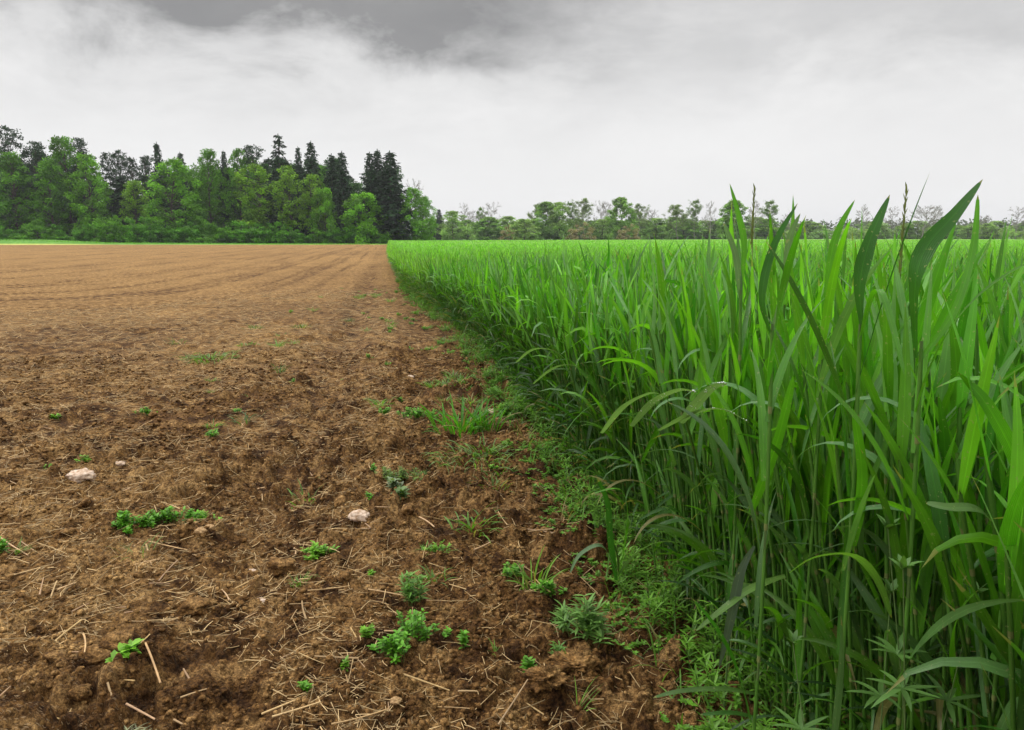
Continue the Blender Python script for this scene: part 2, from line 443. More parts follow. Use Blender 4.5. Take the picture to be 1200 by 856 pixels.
# ------------------------------------------------------------------ ground (one sheet to the horizon)
def build_ground():
    rs = list(np.arange(.05, .85, .1)); r = .85
    while r < 4000:
        rs.append(r)
        d = (r * r + H * H) / (F * .853 * H) * .68
        r += min(d, max(.9, r * .02)) if r < 160 else r * .08
    rs = np.array(rs)
    a = np.concatenate([np.arange(-34, 33, .045), np.arange(33, 326, 2.0)])   # degrees clockwise from +Y
    nr, na = len(rs), len(a)
    dr = np.gradient(rs)
    RR, AA = np.meshgrid(rs, R(1) * a, indexing='ij')
    X = RR * np.sin(AA); Y = RR * np.cos(AA)
    DR = np.maximum(np.broadcast_to(dr[:, None], RR.shape) * .7, RR * R(.045))
    DR = np.where((AA > R(32)), np.maximum(DR, RR * .035), DR)
    Zc = ground_z(X.ravel(), Y.ravel(), DR.ravel()).reshape(X.shape)
    x, y = X.ravel(), Y.ravel()
    hl = headland(x, y); f = phi(x, y)
    # R channel: how dry (pale) the surface is; G channel: straw fibre cover
    fx = -.5 + .10 * fbm(x, y, 3.0, 2, 20) - .008 * np.clip(y - 8, 0, 40)
    dry = .80 - .50 * hl - .60 * np.exp(-((x - fx) / .27) ** 2) * np.clip((34 - y) / 14, .4, 1)
    dry -= .50 * np.clip((x + .05 + .3 * fbm(x, y, .5, 2, 5)) / .35, 0, 1) * np.clip((16 - y) / 6, 0, 1)
    for c, wd in TRACKS: dry -= (.22 + 2.2 * np.abs(fbm(x, y, 6.0, 2, 47))) * (1 - hl) * np.exp(-((f - c) / (wd * 1.5)) ** 2)  # tracks darkened as moist soil, also standing in for weak groove shading
    q = y - (5.3 + .42 * (x + 2.9)); dry -= .35 * np.exp(-(q / .35) ** 2) / (1 + np.exp((x + 1.3) * 4))
    q = y - (7.6 + .45 * (x + 4.0)); dry -= .3 * np.exp(-(q / .35) ** 2) / (1 + np.exp((x + 2.2) * 3))
    dry += 1.1 * fbm(x, y, 1.6, 4, 40) * hl + (1 - hl) * (.8 * fbm(f * 6, y, 3.0, 3, 49) + .6 * fbm(x, y, .9, 3, 50) + .5 * fbm(x, y, 14, 2, 51))
    zr = Zc.ravel(); 
    straw = np.clip(.55 + 2.5 * fbm(x, y, 1.3, 3, 45), 0, 1) * (.25 + .75 * hl) * (1 - .7 * np.clip((x) / .5, 0, 1))
    straw *= np.clip(1.0 - y / 22, 0, 1)
    col = np.stack([np.clip(dry, 0, 1), straw, np.zeros_like(dry)], -1)
    i = np.arange(nr - 1)[:, None]; j = np.arange(na)[None]; jn = (j + 1) % na
    quads = np.stack([i * na + j, (i + 1) * na + j, (i + 1) * na + jn, i * na + jn], -1).reshape(-1, 4)[:, ::-1]
    v = np.stack([x, y, zr], -1)
    c0 = np.array([[0, 0, zr[0]]]); v = np.concatenate([v, c0]); col = np.concatenate([col, col[:1]])
    return mesh_obj('ground', v, quads, M['soil'], col=col)


ground = tag(build_ground(), 'bare brown ploughed soil field with crumbly clods and curved harrow lines', 'soil field', kind='structure')

# far meadow strips between the soil and the wood
GR = dict(bright=(.10, .26, .02), lime=(.15, .30, .02), yellow=(.42, .42, .10))
def to_world(lat, dep): return RT * lat + FW * dep

def strip(name, corners, z, mat_):
    p = [to_world(a, b) for a, b in corners]
    v = np.array([[q[0], q[1], z] for q in p]); return mesh_obj(name, v, np.array([[0, 1, 2, 3]]), mat_, smooth=False)

M['meadow'] = simple_mat('meadow', (.05, .14, .02), (.12, .26, .035), .8, .9, .6, .1)
M['lime'] = simple_mat('young_crop', (.07, .20, .02), (.13, .31, .035), 1.5, .8, .8, .12)
M['rape'] = simple_mat('yellow_verge', (.32, .36, .06), (.46, .48, .13), 1.2, .9, .4, .1)
tag(strip('grass_verge', [(-420, 114), (-12, 119), (-8, 620), (-420, 620)], .045, M['meadow']), 'green grass verge between the soil and the wood', 'grass', kind='structure')
tag(strip('meadow', [(-12, 200), (600, 200), (900, 1500), (-12, 1500)], .05, M['meadow']), 'green meadow lying beyond the wheat field', 'grass', kind='structure')

# ------------------------------------------------------------------ trees
def leaf_cloud(rg, cen, rad, n, size, colA, colB, flat=.65, jitter=.35):
    """n small leaf sprays spread through a clump"""
    d = rg.normal(size=(n, 3)); d /= np.linalg.norm(d, axis=1, keepdims=True)
    d *= (rg.random((n, 1)) ** .45)
    p = cen + d * rad * np.array([1, 1, flat])
    az = rg.uniform(0, 6.283, n); el = rg.uniform(-.7, .9, n)
    mixv = rg.random((n, 1)); c = np.array(colA) * (1 - mixv) + np.array(colB) * mixv
    return blades(p, az, el, size * rg.uniform(.7, 1.4, n), size * rg.uniform(.5, .9, n), rg.uniform(-.5, 1.2, n),
                  twist0=rg.uniform(-.8, .8, n), nseg=2, fold=.15, prof='oval', col=c)


def make_trunk(rg, h, r, limbs, colr=None, top=.92):
    ps, pe, ra, rb = [], [], [], []
    k = 7; cur = np.zeros(3); pts = [cur]
    for i in range(k):
        cur = cur + np.array([rg.normal(0, .012 * h), rg.normal(0, .012 * h), h * top / k]); pts.append(cur)
    for i in range(k):
        ps.append(pts[i]); pe.append(pts[i + 1]); ra.append(r * (1 - .9 * i / k)); rb.append(r * (1 - .9 * (i + 1) / k))
    pts = np.array(pts)
    for tgt, tr in limbs:
        hh = np.clip(tgt[2] - .15 * h * rg.uniform(.4, 1.2), .08 * h, top * h * .98)
        s = np.array([np.interp(hh, pts[:, 2], pts[:, 0]), np.interp(hh, pts[:, 2], pts[:, 1]), hh])
        ps.append(s); pe.append(np.array(tgt)); ra.append(tr); rb.append(tr * .3)
    return tubes(np.array(ps), np.array(pe), np.array(ra), np.array(rb), 2, 5)


def broadleaf(seed, h, w_, cA, cB, low=.12, n=95, dens=78, size=.40, sparse=1.0, name='broadleaf_tree', bark='bark', shape=1.0):
    rg = np.random.default_rng(seed); root = empty(name)
    cl = []; parts = []
    for i in range(n):
        t = (i + rg.random()) / n; z = h * (low + (1 - low) * t)
        env = (math.sin(math.pi * min(1, (t * .82 + .16))) ** (.6 * shape)) * w_ / 2
        a = i * 2.4 + rg.normal(0, .5); rr = env * rg.uniform(.35, 1.16)
        c = np.array([math.cos(a) * rr, math.sin(a) * rr, z * 1.0]); rad = rg.uniform(.07, .15) * w_ * (1.1 - .35 * t) + .2
        c[2] = min(c[2], h - rad * .5)
        cl.append((c, rad)); br = rg.uniform(.55, 1.35)
        parts.append(leaf_cloud(rg, c, rad, int(dens * sparse * (rad / 1.2) ** 1.5) + 14, size, np.array(cA) * br, np.array(cB) * br))
    tr = make_trunk(rg, h, .018 * h, [(c, .006 * h) for c, r_ in cl[::2]])
    mesh_obj('trunk', tr[0], tr[1], M[bark], root)
    v, f, c, u = join(parts); mesh_obj('crown', v, f, M['tree'], root, col=c)
    root['hh'] = h; return root


def spruce(seed, h, w_, cA=(.014, .038, .016), cB=(.030, .070, .024), low=.06, thin=1.0):
    rg = np.random.default_rng(seed); root = empty('spruce_tree'); parts = []
    nw = int(h * 2.6); P0, P1 = [], []
    for i in range(nw):
        t = i / nw; z = h * (low + (1 - low) * t); rad = (1 - t) ** .74 * w_ / 2 * rg.uniform(.66, 1.25) + .12
        nb = int(5 + 5 * (1 - t)); a0 = rg.random() * 6.28
        for b in range(nb):
            if rg.random() > thin: continue
            a = a0 + b / nb * 6.283 + rg.normal(0, .2); rl = rad * rg.uniform(.7, 1.12)
            dr_ = rg.uniform(.12, .42) * (1 - .8 * t)
            tip = np.array([math.cos(a) * rl, math.sin(a) * rl, z - rl * dr_ + .12 * rl])
            P0.append([0, 0, z]); P1.append(tip)
            m = int(5 + rl * 5.5); s = rg.uniform(.12, 1, m)[:, None]
            pp = np.array([0, 0, z]) * (1 - s) + tip * s + rg.normal(0, .10, (m, 3)) - np.array([0, 0, 1]) * (.3 * s * (1 - s) * rl)
            cc = np.array(cA) + (np.array(cB) - cA) * rg.random((m, 1)); cc = cc * rg.uniform(.7, 1.3)
            parts.append(blades(pp, a + rg.normal(0, .9, m), rg.uniform(-.9, .15, m), rg.uniform(.4, .8, m) * (1.1 - .3 * t), rg.uniform(.22, .42, m),
                                rg.uniform(.0, .8, m), twist0=rg.uniform(-.9, .9, m), nseg=2, prof='spear', col=cc))
    parts.append(blades(np.array([[0, 0, h * .965]] * 3), rg.uniform(0, 6.28, 3), 1.45, h * .05, .16, 0, nseg=2, prof='spear', col=np.array(cB)))
    tr = tubes(np.concatenate([[[0, 0, -.1]], P0]), np.concatenate([[[0, 0, h * .98]], P1]), np.r_[.014 * h, np.full(len(P0), .035)], np.r_[.02, np.full(len(P0), .01)], 1, 4)
    mesh_obj('trunk', tr[0], tr[1], M['bark'], root)
    v, f, c, u = join(parts); mesh_obj('crown', v, f, M['needle'], root, col=c)
    root['hh'] = h; return root


def pine(seed, h, w_, low=.55):
    rg = np.random.default_rng(seed); root = empty('pine_tree'); parts = []; cl = []
    for i in range(44):
        t = (i + rg.random()) / 44; z = h * (low + (1 - low) * t)
        env = (.35 + .65 * math.sin(math.pi * min(1, t * .8 + .2))) * w_ / 2; a = i * 2.4 + rg.normal(0, .4); rr = env * rg.uniform(.3, 1)
        c = np.array([math.cos(a) * rr, math.sin(a) * rr, z]); cl.append((c, .05)); rad = rg.uniform(.55, 1.25)
        br = rg.uniform(.75, 1.25)
        parts.append(leaf_cloud(rg, c, rad, 52, .36, np.array((.020, .048, .022)) * br, np.array((.045, .090, .035)) * br, flat=.38))
    tr = make_trunk(rg, h, .013 * h, cl); mesh_obj('trunk', tr[0], tr[1], M['bark'], root)
    v, f, c, u = join(parts); mesh_obj('crown', v, f, M['needle'], root, col=c)
    root['hh'] = h; return root


def bare(seed, h, w_, leaves=0., cA=(.14, .23, .06), cB=(.24, .35, .10), name='bare_tree', tw=.024):
    """open tree with a leading stem and rising side branches that split twice"""
    rg = np.random.default_rng(seed); root = empty(name); ps, pe, ra, rb = [], [], [], []; tips = []
    k = 10; pts = [np.zeros(3)]
    for i in range(k): pts.append(pts[-1] + np.array([rg.normal(0, .012 * h), rg.normal(0, .012 * h), h * .9 / k]))
    for i in range(k): ps.append(pts[i]); pe.append(pts[i + 1]); ra.append(.012 * h * (1 - .85 * i / k)); rb.append(.012 * h * (1 - .85 * (i + 1) / k))
    pts = np.array(pts)
    def grow(p, d, L, r, lv):
        q = p + d * L; ps.append(p); pe.append(q); ra.append(max(r, tw)); rb.append(max(r * .5, tw * .7)); tips.append(q)
        if lv == 0: return
        for i in range(4):
            nd = d + rg.normal(0, .42, 3); nd[2] += .18; nd /= np.linalg.norm(nd)
            grow(p + d * L * rg.uniform(.3, 1.0), nd, L * rg.uniform(.38, .62), r * .5, lv - 1)
    for i in range(22):
        t = .22 + .76 * (i + rg.random()) / 22; z = h * .9 * t
        p = np.array([np.interp(z, pts[:, 2], pts[:, 0]), np.interp(z, pts[:, 2], pts[:, 1]), z]); a = i * 2.4 + rg.normal(0, .4)
        e = rg.uniform(.45, 1.05); L = w_ * .42 * math.sin(math.pi * min(1, .18 + .72 * t)) * rg.uniform(.7, 1.25)
        grow(p, np.array([math.cos(a) * math.cos(e), math.sin(a) * math.cos(e), math.sin(e)]), L, .0035 * h, 3)
    v, f, c, u = tubes(np.array(ps), np.array(pe), np.array(ra), np.array(rb), 1, 3)
    s = h / v[:, 2].max(); v[:, 2] *= s
    mesh_obj('trunk', v, f, M['twig'], root)
    if leaves > 0:
        tp = np.array(tips); tp[:, 2] *= s; tp = tp[rg.permutation(len(tp))[:int(620 * leaves)]]; parts = []
        for t_ in tp: parts.append(leaf_cloud(rg, t_, .6, 9, .30, cA, cB, flat=.8))
        v, f, c, u = join(parts); mesh_obj('crown', v, f, M['tree'], root, col=c)
    root['hh'] = h; return root


def shrub(seed, h, w_, cA, cB, name='shrub'):
    rg = np.random.default_rng(seed); root = empty(name); parts = []; cl = []
    for i in range(26):
        a = rg.random() * 6.283; rr = w_ / 2 * math.sqrt(rg.random()); zt = h * math.sqrt(max(0, 1 - (rr / (w_ / 2 * 1.08)) ** 2))
        c = np.array([math.cos(a) * rr, math.sin(a) * rr, zt * rg.uniform(.15, .92)]); cl.append((c, .03)); br = rg.uniform(.75, 1.3)
        parts.append(leaf_cloud(rg, c, rg.uniform(.5, .95), 85, .30, np.array(cA) * br, np.array(cB) * br))
    tr = make_trunk(rg, h, .05, cl[::2], top=.6); mesh_obj('trunk', tr[0], tr[1], M['bark'], root)
    v, f, c, u = join(parts); mesh_obj('crown', v, f, M['tree'], root, col=c)
    root['hh'] = h; return root


GM, GB = ((.060, .18, .010), (.13, .33, .016)), ((.095, .26, .012), (.18, .43, .022))
GY, GD = ((.12, .27, .014), (.215, .41, .028)), ((.024, .085, .012), (.048, .15, .018))
GP = ((.21, .36, .09), (.33, .52, .14))  # spring-pale greens, lightened further to carry distance haze in the leaf colour
GT = ((.20, .18, .09), (.31, .27, .14))
PRO = {
 'mid': [lambda: broadleaf(11, 17, 8.5, *GM), lambda: broadleaf(12, 17, 7.5, *GM, n=84, low=.08), lambda: broadleaf(13, 17, 9.5, *GM, low=.06)],
 'bright': [lambda: broadleaf(21, 15, 8.5, *GB, low=.05), lambda: broadleaf(22, 15, 8, *GB, low=.08)],
 'yellow': [lambda: broadleaf(31, 14, 7.0, *GY, low=.2, n=64, dens=66), lambda: broadleaf(32, 14, 6.5, *GY, low=.22, n=58, dens=66)],
 'dark': [lambda: broadleaf(41, 16, 9.0, *GD, low=.02), lambda: broadleaf(42, 16, 8.5, *GD, low=.02)],
 'round': [lambda: broadleaf(51, 8.5, 8.0, *GB, low=.03, n=60, shape=.7)],
 'spruce': [lambda: spruce(61, 18, 6.0), lambda: spruce(62, 18, 5.2), lambda: spruce(63, 18, 6.8)],
 'thinspruce': [lambda: spruce(64, 18, 5.0, thin=.62), lambda: spruce(65, 18, 6.0, thin=.6)],
 'pine': [lambda: pine(71, 17, 6.5), lambda: pine(72, 17, 5.5), lambda: pine(73, 17, 7.5)],
 'bare': [lambda: bare(81, 15, 8), lambda: bare(82, 15, 9), lambda: bare(83, 15, 7)],
 'leafing': [lambda: bare(84, 15, 8, .9, name='leafing_tree'), lambda: bare(85, 15, 7, .8, (.11, .21, .04), (.19, .32, .07), name='leafing_tree')],
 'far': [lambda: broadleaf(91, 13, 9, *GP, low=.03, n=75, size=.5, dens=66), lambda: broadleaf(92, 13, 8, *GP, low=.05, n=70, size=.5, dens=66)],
 'fard': [lambda: broadleaf(93, 13, 9, (.15, .30, .055), (.25, .45, .085), low=.04, n=85, size=.5, dens=100)],  # far green lightened likewise, haze held in the colour
 'bush': [lambda: shrub(101, 5, 5, (.06, .20, .014), (.12, .32, .02)), lambda: shrub(102, 4.5, 6, (.08, .26, .015), (.15, .40, .025)), lambda: shrub(103, 5, 6, *GM)],
 'tan': [lambda: shrub(104, 5, 7, *GT, name='tan_bush')],
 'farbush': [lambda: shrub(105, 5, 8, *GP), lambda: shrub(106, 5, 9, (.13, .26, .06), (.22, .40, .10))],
}
PROTO = {}
def proto(kind, i):
    L = PRO[kind]; i %= len(L)
    if (kind, i) not in PROTO:
        PROTO[(kind, i)] = L[i](); return PROTO[(kind, i)], True
    return PROTO[(kind, i)], False

CT = dict(bush='shrub', tan='shrub', farbush='shrub')
def tree(kind, px, top, dep, wpx, label, group=None, i=None):
    """a tree whose crown tip shows at (px, top) and stands at depth dep; wpx = crown width in photo pixels"""
    global tcount
    p, first = proto(kind, tcount if i is None else i); tcount += 1
    o = p if first else copy_tree(p)
    q = P(px, 278, dep); hgt = H + (278 - top) / 880.0 * dep
    sz = hgt / p['hh']
    dims = {'mid': 8.5, 'bright': 8.2, 'yellow': 6.8, 'dark': 8.7, 'round': 8, 'spruce': 4.3, 'thinspruce': 4.2, 'pine': 5.0, 'bare': 8, 'leafing': 7.5, 'far': 8.5, 'fard': 9, 'bush': 5.7, 'tan': 7, 'farbush': 8.5}
    sx = (wpx / 867.0 * dep) / dims[kind]
    sx = float(np.clip(sx, sz * .45, sz * 1.9)) if kind not in ('bush', 'farbush', 'tan') else sx
    o.location = (q[0], q[1], 0.0); o.scale = (sx, sx, sz); o.rotation_euler = (0, 0, random.uniform(0, 6.28))
    tag(o, label, CT.get(kind, 'tree'), group)
    return o
tcount = 0

WOOD = 'trees of the wood on the left'
front = [
 ('pine', 22, 155, 137, 30, 'open-crowned dark pine rising tallest at the far left end of the wood'),
 ('mid', 24, 182, 133, 52, 'tall mid green broadleaf tree under the open-crowned pine at the left frame edge'),
 ('dark', -12, 176, 134, 46, 'dark tree cut off by the left frame edge'),
 ('pine', 52, 171, 138, 30, 'dark layered pine second from the left, between two green broadleaf trees'),
 ('mid', 62, 192, 132, 46, 'broad mid green tree in front of the second pine from the left'),
 ('mid', 84, 165, 135, 44, 'tallest leafy green broadleaf tree in the left part of the wood'),
 ('pine', 102, 167, 139, 26, 'dark pine top showing just right of the tallest leafy tree'),
 ('bright', 110, 184, 132, 42, 'fresh green broadleaf tree standing just left of the gap with the thin pines'),
 ('pine', 134, 183, 140, 20, 'thin pine with open tufts at the left of the gap in the wood'),
 ('pine', 148, 181, 141, 22, 'thin pine with open tufts in the middle of the gap in the wood'),
 ('pine', 161, 188, 140, 18, 'thin pine with open tufts at the right of the gap in the wood'),
 ('spruce', 147, 208, 136, 42, 'dark squat spruce under the thin pines in the gap'),
 ('yellow', 162, 214, 133, 32, 'olive green tree in front of the dark squat spruce'),
 ('pine', 178, 186, 140, 22, 'bare-stemmed pine left of the pale green rounded tree'),
 ('spruce', 192, 171, 143, 20, 'narrow dark spruce tip behind the pale green rounded tree'),
 ('bright', 209, 190, 131, 56, 'large pale green rounded tree in the left middle of the wood'),
 ('spruce', 218, 182, 143, 24, 'dark spruce top peering over the right shoulder of the pale rounded tree'),
 ('mid', 250, 179, 134, 34, 'tall slim green broadleaf tree right of the pale rounded tree'),
 ('spruce', 268, 180, 137, 18, 'slender nearly black spruce between two leafy trees'),
 ('mid', 284, 178, 135, 34, 'tall grey green broadleaf tree right of the slender black spruce'),
 ('pine', 301, 175, 140, 28, 'broad dark pine crown left of the tallest spruce'),
 ('yellow', 304, 195, 131, 50, 'wide yellow green tree reaching low in the middle of the wood'),
 ('thinspruce', 332, 162, 138, 38, 'tallest spruce of the wood with open ragged branches'),
 ('yellow', 340, 197, 131, 38, 'yellow green tree in front of the tallest spruce'),
 ('spruce', 354, 176, 139, 18, 'thin spruce tip between the two tallest spruces'),
 ('spruce', 369, 170, 137, 30, 'dark full spruce right of the tallest spruce'),
 ('yellow', 368, 207, 131, 32, 'small yellow green tree below the dark full spruce'),
 ('spruce', 392, 184, 136, 28, 'left one of the joined spruce pair with a bare lower trunk'),
 ('spruce', 404, 181, 134, 30, 'right one of the joined spruce pair with a bare lower trunk'),
 ('round', 428, 228, 128, 50, 'low round bright green tree in front of the dark spruce trio'),
 ('spruce', 436, 182, 132, 28, 'left spruce of the dark trio near the end of the wood'),
 ('spruce', 445, 179, 133, 30, 'middle spruce of the dark trio near the end of the wood'),
 ('spruce', 459, 181, 131, 40, 'right spruce of the dark trio, widest and lowest-branched'),
 ('bare', 487, 210, 152, 26, 'pale bare tree showing behind the last green tree of the wood'),
 ('bright', 484, 222, 131, 34, 'bright green broadleaf tree closing the right end of the wood'),
 ('bright', 498, 232, 134, 26, 'shorter bright green tree at the very right tip of the wood'),
 ('round', 382, 222, 130, 30, 'rounded green tree at the foot of the joined spruce pair'),
]
for a in front: tree(*a, group=None)
# filling trees behind the front row
FILL = 'dark trees filling the depth of the left wood'
rf = random.Random(3)
sky_x = [-60, 22, 60, 84, 125, 147, 180, 209, 240, 268, 300, 332, 369, 404, 425, 445, 470, 478]
sky_y = [180, 176, 182, 178, 205, 212, 204, 196, 193, 190, 188, 184, 184, 192, 222, 192, 205, 232]
for row, (dep, off) in enumerate(((145, 8), (152, 2), (160, 12))):
    x = -70 + row * 7
    while x < 466:
        top = float(np.interp(x, sky_x, sky_y)) + off + rf.uniform(-3, 9)
        kind = rf.choice(['dark', 'dark', 'spruce', 'mid'])
        if row == 0 and 120 < x < 200: kind = 'spruce'
        tree(kind, x, top, dep + rf.uniform(-2, 2), rf.uniform(36, 48), 'dark tree standing deep in the left wood behind its front row', FILL)
        x += rf.uniform(20, 26)
# shrubs along the foot of the wood
x = -55
while x < 440:
    tp = rf.uniform(247, 274) if x < 360 else rf.uniform(262, 270)
    k = rf.choice([0, 1, 2, 0])
    tree('bush', x, tp, rf.uniform(125.5, 129), rf.uniform(26, 40), 'leafy green shrub at the foot of the left wood', 'shrubs along the foot of the wood', i=k); x += rf.uniform(13, 19)

# the distant tree line behind the wheat
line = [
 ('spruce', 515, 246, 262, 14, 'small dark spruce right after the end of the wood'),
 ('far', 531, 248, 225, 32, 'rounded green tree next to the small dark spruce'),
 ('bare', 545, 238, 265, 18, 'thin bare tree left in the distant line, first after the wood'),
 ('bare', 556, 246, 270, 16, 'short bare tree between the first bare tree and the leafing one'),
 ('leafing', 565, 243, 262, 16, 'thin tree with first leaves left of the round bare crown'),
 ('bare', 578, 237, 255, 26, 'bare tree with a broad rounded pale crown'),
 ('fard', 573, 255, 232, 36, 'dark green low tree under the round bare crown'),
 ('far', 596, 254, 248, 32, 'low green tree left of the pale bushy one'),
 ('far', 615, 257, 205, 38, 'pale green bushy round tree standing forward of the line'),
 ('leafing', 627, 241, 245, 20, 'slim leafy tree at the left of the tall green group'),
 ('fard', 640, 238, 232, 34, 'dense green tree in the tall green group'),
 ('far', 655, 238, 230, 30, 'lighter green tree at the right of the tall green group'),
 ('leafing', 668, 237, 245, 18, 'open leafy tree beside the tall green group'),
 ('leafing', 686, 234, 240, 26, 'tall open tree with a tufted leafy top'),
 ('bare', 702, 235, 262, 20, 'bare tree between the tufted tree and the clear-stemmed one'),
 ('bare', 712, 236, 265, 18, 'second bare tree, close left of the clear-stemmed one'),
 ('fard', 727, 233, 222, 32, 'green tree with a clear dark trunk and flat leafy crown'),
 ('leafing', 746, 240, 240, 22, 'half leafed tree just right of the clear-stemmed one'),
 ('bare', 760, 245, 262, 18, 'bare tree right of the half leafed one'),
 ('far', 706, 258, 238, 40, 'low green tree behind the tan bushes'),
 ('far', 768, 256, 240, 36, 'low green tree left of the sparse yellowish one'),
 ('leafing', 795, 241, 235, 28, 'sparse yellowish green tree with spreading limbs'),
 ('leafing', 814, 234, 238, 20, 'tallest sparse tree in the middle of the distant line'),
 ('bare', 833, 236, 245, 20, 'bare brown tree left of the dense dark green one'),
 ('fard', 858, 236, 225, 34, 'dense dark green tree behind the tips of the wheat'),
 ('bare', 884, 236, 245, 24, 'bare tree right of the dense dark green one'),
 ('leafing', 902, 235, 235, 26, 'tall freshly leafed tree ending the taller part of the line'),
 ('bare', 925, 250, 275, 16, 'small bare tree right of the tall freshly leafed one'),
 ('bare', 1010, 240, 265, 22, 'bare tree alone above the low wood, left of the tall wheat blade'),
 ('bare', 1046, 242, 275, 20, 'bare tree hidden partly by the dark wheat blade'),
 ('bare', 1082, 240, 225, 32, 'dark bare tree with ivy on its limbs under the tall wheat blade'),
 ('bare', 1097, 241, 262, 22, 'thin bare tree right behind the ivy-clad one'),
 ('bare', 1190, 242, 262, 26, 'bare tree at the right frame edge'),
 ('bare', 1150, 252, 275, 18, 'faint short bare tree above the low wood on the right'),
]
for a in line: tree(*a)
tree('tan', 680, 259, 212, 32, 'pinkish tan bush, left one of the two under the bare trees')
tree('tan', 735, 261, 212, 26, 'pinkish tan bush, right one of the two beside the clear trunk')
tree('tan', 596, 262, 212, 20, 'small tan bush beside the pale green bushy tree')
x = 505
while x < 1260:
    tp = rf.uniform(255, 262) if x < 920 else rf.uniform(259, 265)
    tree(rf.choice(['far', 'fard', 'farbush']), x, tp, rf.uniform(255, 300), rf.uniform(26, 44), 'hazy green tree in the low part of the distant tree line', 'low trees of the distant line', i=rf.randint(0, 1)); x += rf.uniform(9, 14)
# a far wood as one mass
rg = np.random.default_rng(5); parts = []
xs = np.arange(-60, 560, 3.0)
for lat in xs:
    dep = 520 + rg.uniform(-15, 15); c = to_world(lat * 1.0 + rg.normal(0, 2), dep); hh = rg.uniform(9, 13)
    for q in range(3):
        parts.append(leaf_cloud(rg, np.array([c[0], c[1], hh * (.2 + .33 * q)]), 4.0, 34, 2.0, (.05, .085, .03), (.08, .12, .045), flat=.8))
v, f, c, u = join(parts)
tag(mesh_obj('far_wood', v, f, M['tree'], col=c), 'faint low wood on the horizon behind the distant trees', 'wood', kind='stuff')
# field of young corn and yellow verge at the far left
LT = np.linspace(-170, -18, 90)
hy = np.interp(LT, [-160, -72, -66, -61], [.15, .15, .08, .0]); hc = np.interp(LT, [-160, -75, -64, -40, -18], [.80, .74, .20, .03, -.03])
def bank(name, prof, mat_):
    """long low bank: prof is a list of (depth array, height array) rows"""
    v = np.array([[RT[0] * l + FW[0] * d[i], RT[1] * l + FW[1] * d[i], z[i]] for d, z in prof for i, l in enumerate(LT)]); m_ = len(LT); k_ = len(prof)
    q = np.array([[a * m_ + i, a * m_ + i + 1, (a + 1) * m_ + i + 1, (a + 1) * m_ + i] for a in range(k_ - 1) for i in range(m_ - 1)])
    return mesh_obj(name, v, q, mat_)
e_ = np.ones(len(LT)); D0 = 113.0
tag(bank('yellow_verge', [(e_ * D0, e_ * -.05), (e_ * (D0 + .6), hy * .7), (e_ * (D0 + 2.2), hy), (e_ * (D0 + 2.4), e_ * -.05)], M['rape']), 'narrow pale yellow strip along the far left end of the soil', 'field strip', kind='structure')
tag(bank('green_bank', [(e_ * (D0 + 1.6), e_ * -.05), (e_ * (D0 + 2.6), hc * .55), (e_ * (D0 + 5), hc), (e_ * (D0 + 9), hc), (e_ * (D0 + 10), e_ * -.05)], M['lime']), 'low bank of young green crop between the soil and the wood', 'field strip', kind='structure')
n = 14000; lat = rg.uniform(-150, -20, n); dep = rg.uniform(D0 + 2.4, D0 + 9, n)
pw = np.stack([RT[0] * lat + FW[0] * dep, RT[1] * lat + FW[1] * dep, np.interp(lat, LT, hc) * .8], -1)
bl = blades(pw, rg.uniform(0, 6.28, n), rg.uniform(.9, 1.5, n), rg.uniform(.10, .28, n), .08, rg.uniform(0, 1, n), nseg=2, prof='spear', col=np.array([.13, .34, .025]) * rg.uniform(.7, 1.2, (n, 1)))
tag(mesh_obj('green_crop', bl[0], bl[1], M['weed'], col=bl[2]), 'strip of young green crop at the far left in front of the wood', 'crop', kind='stuff')

# ------------------------------------------------------------------ wheat
def wheat_cols(rg, n):
    a = np.array([.036, .165, .010]); b = np.array([.130, .360, .018]); c = np.array([.125, .245, .100])
    k = rg.random((n, 1)); col = a * (1 - k) + b * k
    s = rg.random(n) < .24; col[s] = col[s] * .35 + c * .65  # waxy grey green leaves, with pale sky sheen put into their colour
    return col * rg.uniform(.6, 1.2, (n, 1)) ** 1.2


